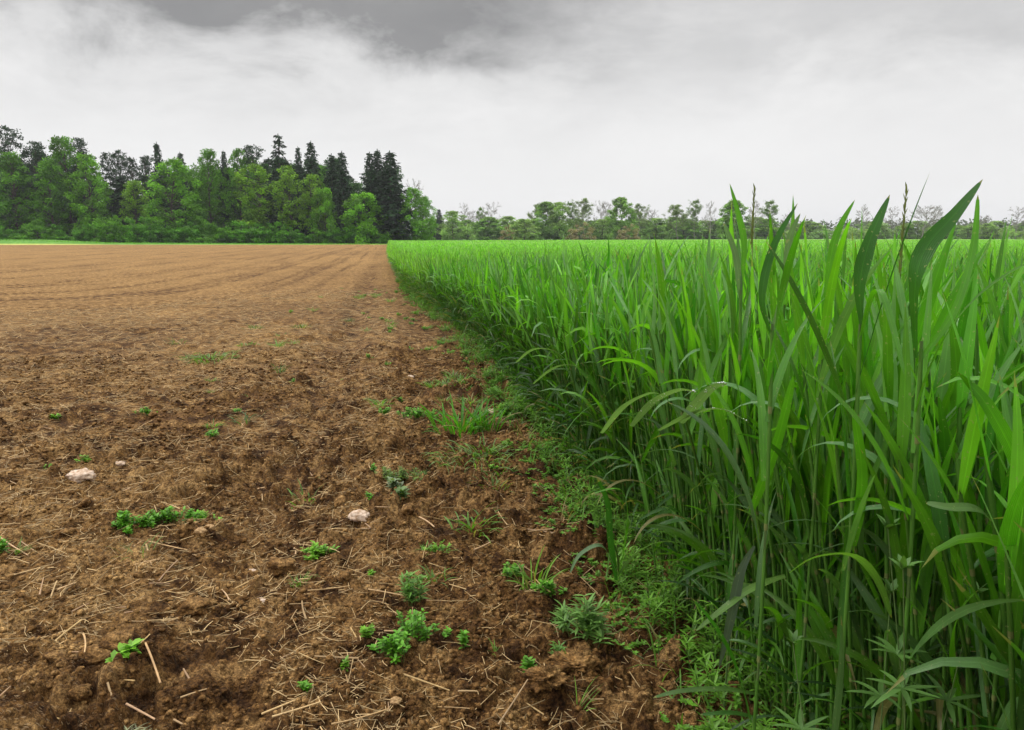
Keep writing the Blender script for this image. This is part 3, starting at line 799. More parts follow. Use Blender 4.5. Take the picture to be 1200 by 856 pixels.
def wheat_params(rg, base, hs, out, nl=5, edge=None):
    """leaf and stem parameters for many plants; edge in 0..1 says how strongly a plant hangs out to the left"""
    n = len(base); edge = np.zeros(n) if edge is None else edge
    la = rg.uniform(0, 6.28, n); la = np.where(rg.random(n) < edge, math.pi + rg.normal(0, .7, n), la)
    lean = rg.uniform(0, .12, n) + edge * rg.uniform(.0, .16, n)
    top = base + np.stack([np.cos(la) * lean, np.sin(la) * lean, hs], -1)
    mid = np.stack([np.cos(la), np.sin(la), np.zeros(n)], -1) * (-.12 * lean)[:, None]
    a0 = rg.uniform(0, 6.28, n); out_leaves = []
    for k in range(nl):
        fr = [.97, .80, .60, .40, .22][k]
        t = fr + rg.uniform(-.06, .03, n)
        p = base * (1 - t)[:, None] + top * t[:, None] + mid * (4 * t * (1 - t))[:, None]
        az = a0 + math.pi * k + rg.normal(0, .5, n)
        flip = rg.random(n) < edge * .35; az = np.where(flip, math.pi + rg.normal(0, .8, n), az)
        L = np.array([.26, .33, .33, .28, .22][k]) * rg.uniform(.78, 1.2, n)
        el = np.array([1.40, 1.34, 1.28, 1.2, 1.0][k]) + rg.normal(0, .16, n)
        cv = rg.uniform(.02, .5, n) + np.array([0, .05, .25, .6, .9])[k]
        arch = rg.random(n) < [.05, .11, .18, .30, .45][k] + .09 * edge
        cv = np.where(arch, rg.uniform(1.3, 2.9, n), cv)
        wdt = np.array([.0195, .0215, .020, .016, .012][k]) * rg.uniform(.75, 1.2, n)
        kk = np.where(rg.random(n) < .08, rg.uniform(.8, 2.2, n), 0.)
        c = wheat_cols(rg, n) * [1.5, 1.25, .95, .75, .7][k]  # top leaves brighter, deep ones darker: canopy light painted into the colour
        if k >= 3:
            old = rg.random(n) < .05 * (k - 2); c[old] = np.array([.26, .25, .07]) * rg.uniform(.6, 1.1, (old.sum(), 1))
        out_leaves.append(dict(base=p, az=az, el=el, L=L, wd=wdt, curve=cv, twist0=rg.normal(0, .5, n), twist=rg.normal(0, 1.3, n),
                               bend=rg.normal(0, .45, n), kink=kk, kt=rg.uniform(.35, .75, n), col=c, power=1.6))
    stem = dict(p0=base, p1=top, mid=mid, r0=rg.uniform(.0026, .0036, n), col=np.array([.075, .165, .022]) * rg.uniform(.6, 1.25, (n, 1)))
    return stem, out_leaves


def stem_geo(s, nseg=4, sides=5, sel=None):
    g_ = {k: (v if sel is None else v[sel]) for k, v in s.items()}
    v, f, c, u = tubes(g_['p0'], g_['p1'], g_['r0'] * 1.0, g_['r0'] * .8, nseg, sides, col=g_['col'], mid=g_['mid'])
    parts = [(v, f, c, u)]
    if nseg >= 4:                                      # swollen yellowish nodes
        for t in (.18, .42, .66, .86):
            p = lambda tt: g_['p0'] * (1 - tt) + g_['p1'] * tt + g_['mid'] * (4 * tt * (1 - tt))
            parts.append(tubes(p(t - .006), p(t + .006), g_['r0'] * 1.32, g_['r0'] * 1.32, 1, 6, col=g_['col'] * 0 + np.array([.16, .19, .06])))
            # pale leaf sheath above the node
            parts.append(tubes(p(t + .006), p(min(t + .2, .99)), g_['r0'] * 1.25, g_['r0'] * 1.12, 2, 6, col=g_['col'] * 0 + np.array([.070, .185, .022])))
    return join(parts)


def leaf_geo(l, nseg, sel=None):
    q = {k: (v if (sel is None or np.isscalar(v)) else v[sel]) for k, v in l.items()}
    return blades(nseg=nseg, **q)


def canopy_h(d): return np.interp(d, [0, 1.5, 3, 6, 12, 30, 130], [.85, .85, .83, .75, .59, .49, .46])


def scatter(rg, y0, y1, dens, x1=None, az0=-12, az1=50):
    """wheat plants between two distances, inside a wide wedge around the view"""
    A = (y1 * 1.2) * (y1 - y0); n = int(A * dens)
    y = rg.uniform(y0, y1, n); x = rg.uniform(0, 1, n) * (y1 * 1.25 + .6)
    k = (x > edge_x(y) + rg.uniform(-.04, .02, n)) & (x < np.maximum(.9, y) * math.tan(R(az1)) + .5)
    return x[k], y[k]

rg = np.random.default_rng(17)
# plant positions, thinned with distance
bands = [(-.6, 1.0, 270, 8), (1.0, 3.0, 270, 8), (3.0, 6.0, 260, 6), (6.0, 11.0, 190, 5)]
crop_leaf, crop_stem = [], []
cand = []
for y0, y1, dn, ns in bands:
    n = int((y1 * 1.2 + .9) * (y1 - y0) * dn); y = rg.uniform(y0, y1, n); x = rg.uniform(0, 1, n) * (y1 * 1.2 + .9)
    k = (x > edge_x(y) + rg.uniform(-.05, .03, n)) & (x < np.maximum(.5, y) * 1.22 + .7); x, y = x[k], y[k]
    # extra plants right along the edge, where the side of the crop is seen
    m = int((y1 - y0) * dn * .45); ye = rg.uniform(y0, y1, m); xe = edge_x(ye) + np.abs(rg.normal(0, .12, m))
    x = np.concatenate([x, xe]); y = np.concatenate([y, ye])
    k = np.hypot(x, y) > .62; x, y = x[k], y[k]
    # keep the camera's immediate surroundings free
    cand.append((x, y, ns))

AX, AY, AN = [np.concatenate([c[i] if i < 2 else np.full(len(c[0]), c[2]) for c in cand]) for i in (0, 1, 2)]
lat = AX * RT[0] + AY * RT[1]; dep = AX * FW[0] + AY * FW[1]
near_bad = (dep > 0) & (dep < .80) & (np.abs(lat) < dep * .9 + .1)
AX, AY, AN, lat, dep = [q[~near_bad] for q in (AX, AY, AN, lat, dep)]
infr = (dep > .8) & (lat < dep * .70 + .05)
score = np.where(infr, np.hypot(AX, AY) + .9 * (AX - edge_x(AY)), 99)
hero_idx = np.argsort(score)[:270]; is_hero = np.zeros(len(AX), bool); is_hero[hero_idx] = True

# individual plants nearest the camera: prototypes first, then copies
NP = 36
zb = np.zeros((NP, 3)); hsP = rg.normal(.84, .05, NP)
sP, lP = wheat_params(rg, zb, hsP, None, edge=np.r_[np.full(18, .55), np.zeros(18)])
WHEAT_LABEL = 'tall green wheat plant standing in the nearest part of the wheat crop'
WG = 'wheat plants nearest the camera'
protoW = []
def wheat_plant_proto(i):
    root = empty('wheat_plant'); s = np.array([i])
    v, f, c, u = stem_geo(sP, 5, 7, s); mesh_obj('stem', v, f, M['stem'], root, col=c, uv=u)
    for l in lP:
        v, f, c, u = leaf_geo(l, 12, s); mesh_obj('leaf', v, f, M['wheat'], root, col=c, uv=u)
    return root
order = list(hero_idx); rg.shuffle(order)
used = 0
for n_, j in enumerate(order):
    e_ = AX[j] - edge_x(AY[j]) < .22
    pi_ = (n_ % 18) + (0 if e_ else 18)
    while len(protoW) < NP: protoW.append(None)
    if protoW[pi_] is None: protoW[pi_] = wheat_plant_proto(pi_); o = protoW[pi_]
    else: o = copy_tree(protoW[pi_])
    sc = canopy_h(np.hypot(AX[j], AY[j])) / .84 * rg.normal(1.0, .05) * (.93 if e_ else 1.0)
    o.location = (AX[j], AY[j], float(ground_z([AX[j]], [AY[j]])[0]) - .01)
    o.rotation_euler = (rg.normal(0, .02), rg.normal(0, .02), rg.normal(0, .5) if e_ else rg.uniform(0, 6.28))
    o.scale = (1, 1, float(sc)); tag(o, WHEAT_LABEL, 'wheat plant', WG)

# all the other plants as one crop
parts_l, parts_s = [], []
for ns in (8, 6, 5):
    k = (~is_hero) & (AN == ns); x, y = AX[k], AY[k]; n = len(x)
    if n == 0: continue
    base = np.stack([x, y, np.full(n, -.01)], -1)
    ed = np.clip(1 - (x - edge_x(y)) / .35, 0, 1) * .75
    h_ = canopy_h(np.hypot(x, y)) * rg.normal(1, .075, n) * (1 - .10 * (ed > .4))
    s, ll = wheat_params(rg, base, h_, None, edge=ed)
    parts_s.append(stem_geo(s, 4 if ns > 5 else 2, 5 if ns > 5 else 3))
    for l in ll: parts_l.append(leaf_geo(l, ns))
# middle distance: leaves of the canopy top, and full plants on the edge
def band(y0, y1, dn, ns, wmul, nl, edgeN):
    n = int((y1 * 1.2 + .9) * (y1 - y0) * dn); y = rg.uniform(y0, y1, n); x = rg.uniform(-.2, 1, n) * (y1 * 1.2 + .9)
    k = (x > edge_x(y) + rg.uniform(-.06, .03, n)) & (x < y * 1.15 + .9); x, y = x[k], y[k]
    m = int((y1 - y0) * edgeN); ye = rg.uniform(y0, y1, m); xe = edge_x(ye) + np.abs(rg.normal(0, .15, m)) - .03
    x = np.concatenate([x, xe]); y = np.concatenate([y, ye]); n = len(x)
    ed = np.clip(1 - (x - edge_x(y)) / .4, 0, 1) * .75
    base = np.stack([x, y, np.zeros(n)], -1); h_ = canopy_h(np.hypot(x, y)) * rg.normal(1, .06, n) * (1 - .08 * (ed > .4))
    s, ll = wheat_params(rg, base, h_, None, edge=ed)
    for i, l in enumerate(ll):
        l['wd'] = l['wd'] * wmul; l['col'] = l['col'] * np.interp(y, [10, 25, 60], [1.1, 1.25, 1.4])[:, None] * np.array([1.2, 1, .9]); l['curve'] = l['curve'] + np.interp(y, [12, 30, 60], [0, .5, .8])  # sky-lit canopy tops painted in: leaf colour brightens with distance
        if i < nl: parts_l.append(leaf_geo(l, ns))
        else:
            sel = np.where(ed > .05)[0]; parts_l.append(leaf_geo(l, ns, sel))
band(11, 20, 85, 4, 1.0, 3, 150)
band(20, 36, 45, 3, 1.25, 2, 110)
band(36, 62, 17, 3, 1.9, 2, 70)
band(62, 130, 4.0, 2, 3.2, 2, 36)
v, f, c, u = join(parts_l)
# one object: leaves plus stems plus the dense green body below the leaf tips
sv, sf, scol, su = join(parts_s)
n0 = len(v)
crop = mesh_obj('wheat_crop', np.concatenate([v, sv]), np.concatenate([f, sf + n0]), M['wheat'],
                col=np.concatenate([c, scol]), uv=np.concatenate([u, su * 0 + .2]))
tag(crop, 'dense bright green wheat crop stretching from the field edge to the horizon', 'wheat crop', kind='stuff')
# dense under-canopy far off, where single plants can no longer be told apart
def canopy_body():
    ys = np.concatenate([np.arange(13, 40, .35), np.arange(40, 90, 1.0), np.arange(90, 262, 3.0)]); U = np.concatenate([[0.], np.linspace(0, 1, 150) ** 1.6])
    Yg, Ug = np.meshgrid(ys, U, indexing='ij')
    X0 = edge_x(Yg) + .10
    Xg = X0 + Ug * (Yg * 1.2 + 3)
    Zg = .40 + .14 * np.clip((Yg - 13) / 30, 0, 1) + .10 * fbm(Xg, Yg, .5, 2, 200) * np.clip(Yg / 20, 1, 3) * .6
    Zg[:, 0] = .0
    # the far end of the field runs square to the view on the left side
    v = np.stack([Xg, Yg, Zg], -1).reshape(-1, 3); a, b = Xg.shape
    i = np.arange(a - 1)[:, None]; j = np.arange(b - 1)[None]
    q = np.stack([i * b + j, i * b + j + 1, (i + 1) * b + j + 1, (i + 1) * b + j], -1).reshape(-1, 4)
    dp = v[:, 0] * FW[0] + v[:, 1] * FW[1]; lt = v[:, 0] * RT[0] + v[:, 1] * RT[1]
    ok = dp < np.interp(lt, [-30, 0, 60, 200], [127, 150, 200, 215]); q = q[ok[q].all(1)]
    c = np.broadcast_to(np.array([.10, .27, .02]), (len(v), 3))
    return mesh_obj('wheat_canopy', v, q, M['canopy'], col=c)
M['canopy'] = simple_mat('wheat_canopy', (.115, .28, .018), (.21, .42, .03), 5.0, .7, .9, .15)
tag(canopy_body(), 'closed green wheat canopy of the far field seen as one surface', 'wheat crop', kind='stuff')
n = 42000; y = 60 + 150 * rg.random(n) ** 1.2; x = edge_x(y) + rg.random(n) * (y * 1.1 + 2)
dp = x * FW[0] + y * FW[1]; lt = x * RT[0] + y * RT[1]; k = dp < np.interp(lt, [-30, 0, 60, 200], [127, 150, 200, 215]); x, y = x[k], y[k]; n = len(x)
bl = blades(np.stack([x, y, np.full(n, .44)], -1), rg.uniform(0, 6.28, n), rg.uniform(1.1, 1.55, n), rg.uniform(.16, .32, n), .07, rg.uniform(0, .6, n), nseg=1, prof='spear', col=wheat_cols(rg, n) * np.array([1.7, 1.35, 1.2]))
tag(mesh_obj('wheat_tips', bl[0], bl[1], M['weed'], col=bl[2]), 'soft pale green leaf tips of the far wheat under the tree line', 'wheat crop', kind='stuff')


# individually posed wheat plants, each leaf following its own curve
def ribbon(pts, wd, up=None, nseg=16, fold=.2, col=(.07, .19, .02), roll=0., prof='grass'):
    pts = np.asarray(pts, float); t = np.linspace(0, len(pts) - 1.0001, nseg + 1); out = []
    for q in t:
        i = int(q); u_ = q - i
        p0, p1, p2, p3 = pts[max(i - 1, 0)], pts[i], pts[i + 1], pts[min(i + 2, len(pts) - 1)]
        out.append(.5 * ((2 * p1) + (-p0 + p2) * u_ + (2 * p0 - 5 * p1 + 4 * p2 - p3) * u_ ** 2 + (-p0 + 3 * p1 - 3 * p2 + p3) * u_ ** 3))
    c = np.array(out); d = np.gradient(c, axis=0); d /= np.linalg.norm(d, axis=1, keepdims=True)
    ref = np.array([0, 0, 1.]) if up is None else np.array(up, float)
    S = np.cross(d, ref); S /= np.linalg.norm(S, axis=1, keepdims=True) + 1e-9; N = np.cross(S, d)
    tt = np.linspace(0, 1, nseg + 1)
    r = np.broadcast_to(roll, tt.shape) if np.isscalar(roll) else np.interp(tt, np.linspace(0, 1, len(roll)), roll)
    S2 = S * np.cos(r)[:, None] + N * np.sin(r)[:, None]; N2 = -S * np.sin(r)[:, None] + N * np.cos(r)[:, None]
    p = np.minimum(1, .5 + 2 * tt) * np.sqrt(np.maximum(0, 1 - tt ** 3)) if prof == 'grass' else np.minimum(1, .25 + 1.6 * tt) * (1 - tt ** 3.5)
    hw = (wd / 2 * p)[:, None]
    v = np.stack([c - S2 * hw + N2 * hw * fold, c, c + S2 * hw + N2 * hw * fold], 1).reshape(-1, 3)
    q = np.array([[i * 3 + k, i * 3 + k + 1, i * 3 + k + 4, i * 3 + k + 3] for i in range(nseg) for k in (0, 1)])
    uv = np.stack([np.tile([0, .5, 1.], nseg + 1), np.repeat(tt, 3)], -1)
    return (v, q, np.broadcast_to(np.array(col), (len(v), 3)), uv), c, N2


def posed_plant(label, foot, top, leaves, stem_r=.0026, drops=(), name='wheat_plant'):
    foot = np.array(foot, float); foot[2] = float(ground_z([foot[0]], [foot[1]])[0]) - .01
    root = empty(name, foot); tag(root, label, 'wheat plant' if name == 'wheat_plant' else 'grass')
    top = np.array(top) - foot; s = dict(p0=np.zeros((1, 3)), p1=top[None], mid=np.array([[.01, 0, 0]]), r0=np.array([stem_r]), col=np.array([[.085, .15, .04]]))
    v, f, c, u = stem_geo(s, 5, 8); mesh_obj('stem', v, f, M['stem'], root, col=c, uv=u)
    if top[2] > .6:
        q_ = np.random.default_rng(int(abs(foot[0] * 997 + foot[1] * 331)))
        for t in (.30, .48, .62, .74, .84, .9):
            b = blades((top * t)[None], q_.uniform(0, 6.28), q_.uniform(1.15, 1.45), q_.uniform(.24, .34), q_.uniform(.012, .018), q_.uniform(.1, 1.3), twist0=q_.normal(0, .5), twist=q_.normal(0, 1.2), bend=q_.normal(0, .4), nseg=12, col=wheat_cols(q_, 1), power=1.6)
            mesh_obj('leaf', b[0], b[1], M['wheat'], root, col=b[2], uv=b[3])
    for i, l in enumerate(leaves):
        pts = [np.array(q) - foot for q in l['pts']]
        g_, cc, nn = ribbon(pts, l.get('w', .02), up=l.get('up'), col=l.get('col', (.07, .19, .02)), roll=l.get('roll', 0.), fold=l.get('fold', .2), prof=l.get('prof', 'grass'))
        lf = mesh_obj('leaf', g_[0], g_[1], M['wheat'], root, col=g_[2], uv=g_[3])
        if i in drops:
            rr = random.Random(i + 5); ds = []
            for _ in range(34):
                k = rr.randint(3, 15); off = rr.uniform(-.35, .35) * l.get('w', .02)
                d = cc[min(k + 1, len(cc) - 1)] - cc[k - 1]; d /= np.linalg.norm(d); S = np.cross(d, nn[k])
                pc = cc[k] + (cc[k + 1 if k < 15 else k] - cc[k]) * rr.random() + S * off + nn[k] * (.0012 if nn[k][2] > 0 else -.0012)
                ds.append(sphere(pc, rr.uniform(.0007, .0016)))
            v, f, c, u = join(ds); tag(mesh_obj('water_drops', v, f, M['water'], lf), kind='stuff')
    return root


def sphere(c, r, n=6, m=5):
    th = np.linspace(0, 2 * np.pi, n, endpoint=False); ph = np.linspace(.15, np.pi - .15, m)
    v = np.array([[math.cos(a) * math.sin(b), math.sin(a) * math.sin(b), math.cos(b)] for b in ph for a in th]) * r + c
    f = np.array([[i * n + j, i * n + (j + 1) % n, (i + 1) * n + (j + 1) % n, (i + 1) * n + j] for i in range(m - 1) for j in range(n)])
    return v, f, np.ones((len(v), 3)), np.zeros((len(v), 2))

m, k = new_mat('water'); M['water'] = finish(m, k, k.n('ShaderNodeBsdfPrincipled', {'Base Color': (.75, .8, .8, 1), 'Roughness': .05, 'Specular IOR Level': .8}).outputs[0])

DK, BR, GY_ = (.035, .15, .012), (.095, .31, .014), (.13, .235, .10)  # GY_: waxy grey green, paled so the colour holds the sky sheen
camdir = -FW
posed_plant('tall wheat plant whose broad dark blade curves highest against the sky at the right', [*P(1095, 420, 1.02)[:2], 0], P(1080, 400, 1.02),
  [dict(pts=[P(1074, 420, 1.02), P(1072, 340, 1.0), P(1084, 292, 1.0), P(1118, 252, 1.0), P(1152, 210, 1.02)], w=.027, col=DK, up=camdir, prof='spear', roll=[1.45, 1.3, .35, .0, .3]),
   dict(pts=[P(1080, 420, 1.02), P(1120, 360, 1.03), P(1140, 290, 1.05), P(1146, 228, 1.06)], w=.012, col=BR, up=camdir)])
posed_plant('wheat plant with a straight broad dark blade in the sky, left of the highest one', [*P(1015, 420, 1.1)[:2], 0], P(1008, 380, 1.1),
  [dict(pts=[P(1010, 385, 1.1), P(1008, 330, 1.1), P(1020, 280, 1.1), P(1043, 228, 1.11)], w=.024, col=DK, up=camdir, prof='spear', roll=[1.4, .8, .1, .2]),
   dict(pts=[P(1008, 400, 1.1), P(1030, 340, 1.08), P(1060, 440, 1.02)], w=.015, col=BR)])
posed_plant('wheat plant with a lone thin blade tip standing over the middle of the tree line', [*P(870, 420, 1.6)[:2], 0], P(868, 340, 1.6),
  [dict(pts=[P(868, 340, 1.6), P(872, 290, 1.6), P(866, 255, 1.6), P(855, 215, 1.6)], w=.016, col=BR, up=camdir, prof='spear'),
   dict(pts=[P(868, 350, 1.6), P(862, 300, 1.6), P(848, 262, 1.6)], w=.014, col=GY_, up=camdir)])
posed_plant('wheat plant with a blade leaning right, its tip in the sky above the low wood', [*P(960, 420, 1.3)[:2], 0], P(966, 360, 1.3),
  [dict(pts=[P(966, 360, 1.3), P(972, 310, 1.3), P(982, 270, 1.3), P(1002, 234, 1.3)], w=.016, col=BR, up=camdir, prof='spear')])
posed_plant('wheat plant with grey green twisted blade left of the leaning tip', [*P(905, 440, 1.2)[:2], 0], P(905, 380, 1.2),
  [dict(pts=[P(905, 385, 1.2), P(920, 330, 1.2), P(925, 280, 1.2), P(938, 250, 1.2)], w=.015, col=GY_, up=camdir, prof='spear'),
   dict(pts=[P(905, 395, 1.2), P(893, 350, 1.2), P(906, 290, 1.2), P(935, 238, 1.2)], w=.015, col=DK, up=camdir, prof='spear', roll=[1.3, .7, .2, .3])])
posed_plant('wheat plant at the crop edge with arched grey green leaves carrying water drops', [*G(850, 705)[:2], 0], P(800, 480, 1.5),
  [dict(pts=[P(740, 500, 1.42), P(765, 472, 1.36), P(795, 458, 1.32), P(816, 460, 1.3)], w=.016, col=GY_, roll=.5),
   dict(pts=[P(798, 496, 1.42), P(815, 475, 1.36), P(835, 455, 1.32), P(852, 450, 1.3)], w=.020, col=GY_, roll=.6),
   dict(pts=[P(772, 505, 1.45), P(810, 486, 1.38), P(845, 480, 1.34), P(878, 496, 1.32)], w=.015, col=GY_, roll=.4),
   dict(pts=[P(705, 508, 1.5), P(730, 478, 1.42), P(760, 462, 1.38), P(776, 463, 1.36)], w=.013, col=GY_, roll=.4)], drops=(0, 1, 2))
posed_plant('wheat plant with one pale arched leaf bending down low at the bottom right', [*G(1000, 850)[:2] * .97, 0], P(1000, 600, 1.12),
  [dict(pts=[P(925, 672, .98), P(955, 654, .98), P(1000, 652, .98), P(1028, 680, 1.0), P(1045, 725, 1.02)], w=.015, col=(.11, .24, .04), roll=.6),
   dict(pts=[P(1000, 640, 1.1), P(1010, 560, 1.08), P(1000, 480, 1.06)], w=.018, col=BR, up=camdir)])
posed_plant('leaning wheat plant with a drooping limp blue grey leaf over the weeds', [*G(905, 800)[:2], 0], P(880, 560, 1.35),
  [dict(pts=[P(884, 640, 1.3), P(868, 670, 1.28), P(855, 730, 1.26), P(842, 785, 1.25)], w=.022, col=(.075, .12, .07), up=camdir, prof='spear'),
   dict(pts=[P(920, 675, 1.32), P(880, 690, 1.28), P(850, 712, 1.26), P(815, 740, 1.26)], w=.014, col=(.12, .25, .04), roll=.5),
   dict(pts=[P(880, 600, 1.35), P(910, 520, 1.3), P(930, 440, 1.28)], w=.02, col=BR, up=camdir)])
posed_plant('small wheat plant standing out alone into the weeds at the crop edge', [*G(722, 690)[:2], 0], P(720, 640, 1.98),
  [dict(pts=[P(722, 680, 1.98), P(715, 630, 1.98), P(712, 590, 1.98), P(700, 560, 1.97)], w=.018, col=DK, up=camdir),
   dict(pts=[P(724, 680, 1.98), P(735, 620, 1.97), P(728, 575, 1.97), P(690, 580, 1.95)], w=.014, col=BR),
   dict(pts=[P(722, 670, 1.98), P(705, 640, 1.95), P(680, 650, 1.93), P(668, 672, 1.92)], w=.014, col=GY_, roll=.4),
   dict(pts=[P(724, 675, 1.98), P(745, 650, 1.95), P(775, 635, 1.93), P(815, 640, 1.92)], w=.016, col=GY_, roll=.4)], .0025)
posed_plant('low sprawling wheat shoot with flat leaves reaching left over the soil at the bottom edge', [*G(895, 835)[:2], 0], P(890, 800, 1.5),
  [dict(pts=[P(892, 815, 1.5), P(850, 808, 1.46), P(800, 810, 1.44), P(765, 818, 1.43)], w=.014, col=(.09, .19, .04), roll=.3),
   dict(pts=[P(895, 845, 1.48), P(860, 836, 1.44), P(820, 838, 1.42)], w=.013, col=(.06, .17, .03), roll=.3),
   dict(pts=[P(890, 810, 1.5), P(920, 800, 1.44), P(950, 806, 1.4)], w=.012, col=(.08, .17, .04), roll=.3)], .0028)
posed_plant('wheat plant with a broad bright blade crossing the right frame edge', [*P(1190, 600, .95)[:2], 0], P(1180, 620, .95),
  [dict(pts=[P(1185, 640, .95), P(1195, 560, .93), P(1160, 480, .92), P(1122, 436, .92)], w=.022, col=BR, up=camdir, prof='spear'),
   dict(pts=[P(1180, 640, .95), P(1150, 600, .92), P(1110, 595, .9), P(1085, 590, .9)], w=.016, col=(.10, .2, .05), roll=.5)])
posed_plant('wheat plant with two long arching leaves shining at the crop edge halfway along', [*G(700, 520)[:2], 0], P(680, 430, 2.9),
  [dict(pts=[P(605, 425, 2.8), P(625, 410, 2.75), P(650, 412, 2.7), P(668, 428, 2.68)], w=.016, col=GY_, roll=.4),
   dict(pts=[P(625, 450, 2.8), P(645, 434, 2.75), P(662, 428, 2.7), P(680, 430, 2.68)], w=.015, col=GY_, roll=.4),
   dict(pts=[P(680, 440, 2.9), P(670, 400, 2.85), P(655, 375, 2.8), P(640, 372, 2.78)], w=.015, col=BR, roll=.3)])

# flowering grass stalks standing above the wheat
def grass_ear(px, py, dep, label, ht=.16):
    tip = P(px, py, dep); root = empty('grass_stalk', (tip[0], tip[1], 0)); tag(root, label, 'grass')
    v, f, c, u = tubes([[0, 0, 0]], [[0, 0, tip[2]]], .0016, .0008, 4, 5, col=(.13, .17, .05), mid=[[.01, 0, 0]]); mesh_obj('stem', v, f, M['stem'], root, col=c, uv=u)
    n = 26; t = np.linspace(0, 1, n); z = tip[2] - ht + ht * t
    b = blades(np.stack([np.zeros(n), np.zeros(n), z], -1), np.arange(n) * 2.4, 1.25, .018, .004, -.1, nseg=3, prof='oval', fold=.8, col=(.17, .19, .07))
    mesh_obj('seed_head', b[0], b[1], M['weed'], root, col=b[2])
grass_ear(1062, 225, 1.35, 'thin flowering grass stalk above the wheat, right of the broad dark blade')
grass_ear(884, 224, 1.7, 'thin flowering grass stalk above the wheat near the dense distant tree', .13)

# ------------------------------------------------------------------ weeds
def zg(p): return float(ground_z([p[0]], [p[1]])[0])
WEED_C = [(.11, .29, .02), (.17, .36, .03), (.09, .22, .03), (.13, .27, .05)]

def clump(rg, w_, d_, h, n, leaf, col, kind='oval'):
    """low leafy weed: short stems with small leaves (local coordinates)"""
    a = rg.uniform(0, 6.283, n); r = np.sqrt(rg.random(n)) * (.75 + .4 * np.sin(3 * a + rg.uniform(0, 6.28))) * (1 + .25 * rg.normal(size=n)); r = np.abs(r); x = np.cos(a) * r * w_ / 2; y = np.sin(a) * r * d_ / 2
    hh = h * (.35 + .65 * np.sqrt(np.maximum(0, 1 - r ** 2))) * rg.uniform(.35, 1.15, n)
    top = np.stack([x, y, hh], -1); bot = np.stack([x * .75, y * .75, np.full(n, -.01)], -1)
    st = tubes(bot, top, .0011, .0008, 1, 4, col=(.13, .17, .05)); L = []
    m = 7
    for k in range(m):
        t = .35 + .65 * (k + 1) / m; p = bot * (1 - t) + top * t
        c = np.array(col) * rg.uniform(.7, 1.3, (n, 1)) * (.85 + .3 * t)
        for s in (0, 1):
            L.append(blades(p, rg.uniform(0, 6.28, n), rg.uniform(.1, .9, n), leaf * rg.uniform(.7, 1.25, n), leaf * (.52 if kind == 'oval' else .2), rg.uniform(0, .8, n), nseg=3, prof='oval' if kind == 'oval' else 'spear', fold=.15, col=c))
    return st, join(L)


def tuft(rg, w_, h, n, col, flop=.5, wd=.005):
    a = rg.uniform(0, 6.283, n); r = rg.random(n) * w_ / 2
    p = np.stack([np.cos(a) * r, np.sin(a) * r, np.full(n, -.008)], -1)
    c = np.array(col) * rg.uniform(.65, 1.3, (n, 1)); dry = rg.random(n) < .08; c[dry] = (.34, .28, .10)
    return blades(p, a + rg.normal(0, .6, n), rg.uniform(.9, 1.5, n) - flop * .3, h * rg.uniform(.5, 1.2, n), wd * rg.uniform(.7, 1.3, n), rg.uniform(.2, 1.2, n) + flop, twist=rg.normal(0, .8, n), nseg=5, col=c)


def cleaver(rg, h, nodes, r, col, lean=.1, leaf_w=.0055):
    """upright stem with whorls of narrow leaves"""
    la = rg.uniform(0, 6.28); tip = np.array([math.cos(la) * lean, math.sin(la) * lean, h]); st = tubes([[0, 0, -.01]], [tip], .0016, .001, 3, 4, col=(.10, .17, .05), mid=[[.01, .005, 0]])
    L = []
    for k in range(nodes):
        t = .2 + .8 * k / max(1, nodes - 1); rr = r * (1 - .55 * abs(t - .6)) * (.55 if k == nodes - 1 else 1)
        L.append(blades(np.repeat((tip * t)[None], 7, 0), np.arange(7) / 7 * 6.283 + rg.random(), (.35 if k < nodes - 1 else .9) + rg.normal(0, .15, 7), rr * rg.uniform(.8, 1.15, 7), leaf_w * r / .04, rg.uniform(.1, .7, 7), nseg=4, prof='spear', fold=.2, col=np.array(col) * rg.uniform(.8, 1.2, (7, 1))))
    return st, L


def weed_clump(px, py, w_, d_, h, n, leaf, col, label, kind='oval', group=None, seed=0):
    p = G(px, py); rg = np.random.default_rng(seed + int(px * 7 + py)); root = empty('leafy_weed', (p[0], p[1], zg(p)), -YAW); tag(root, label, 'weed', group)
    st, lv = clump(rg, w_, d_, h, n, leaf, col, kind)
    mesh_obj('stems', st[0], st[1], M['stem'], root, col=st[2], uv=st[3]); mesh_obj('leaves', lv[0], lv[1], M['weed'], root, col=lv[2]); return root


def grass_tuft(px, py, w_, h, n, col, label, flop=.5, wd=.005, group=None):
    p = G(px, py); rg = np.random.default_rng(int(px * 7 + py)); o = empty('grass_tuft', (p[0], p[1], zg(p)), -YAW)
    b = tuft(rg, w_, h, n, col, flop, wd); mesh_obj('blades', b[0], b[1], M['wheat'], o, col=b[2], uv=b[3]); tag(o, label, 'grass tuft', group); return o


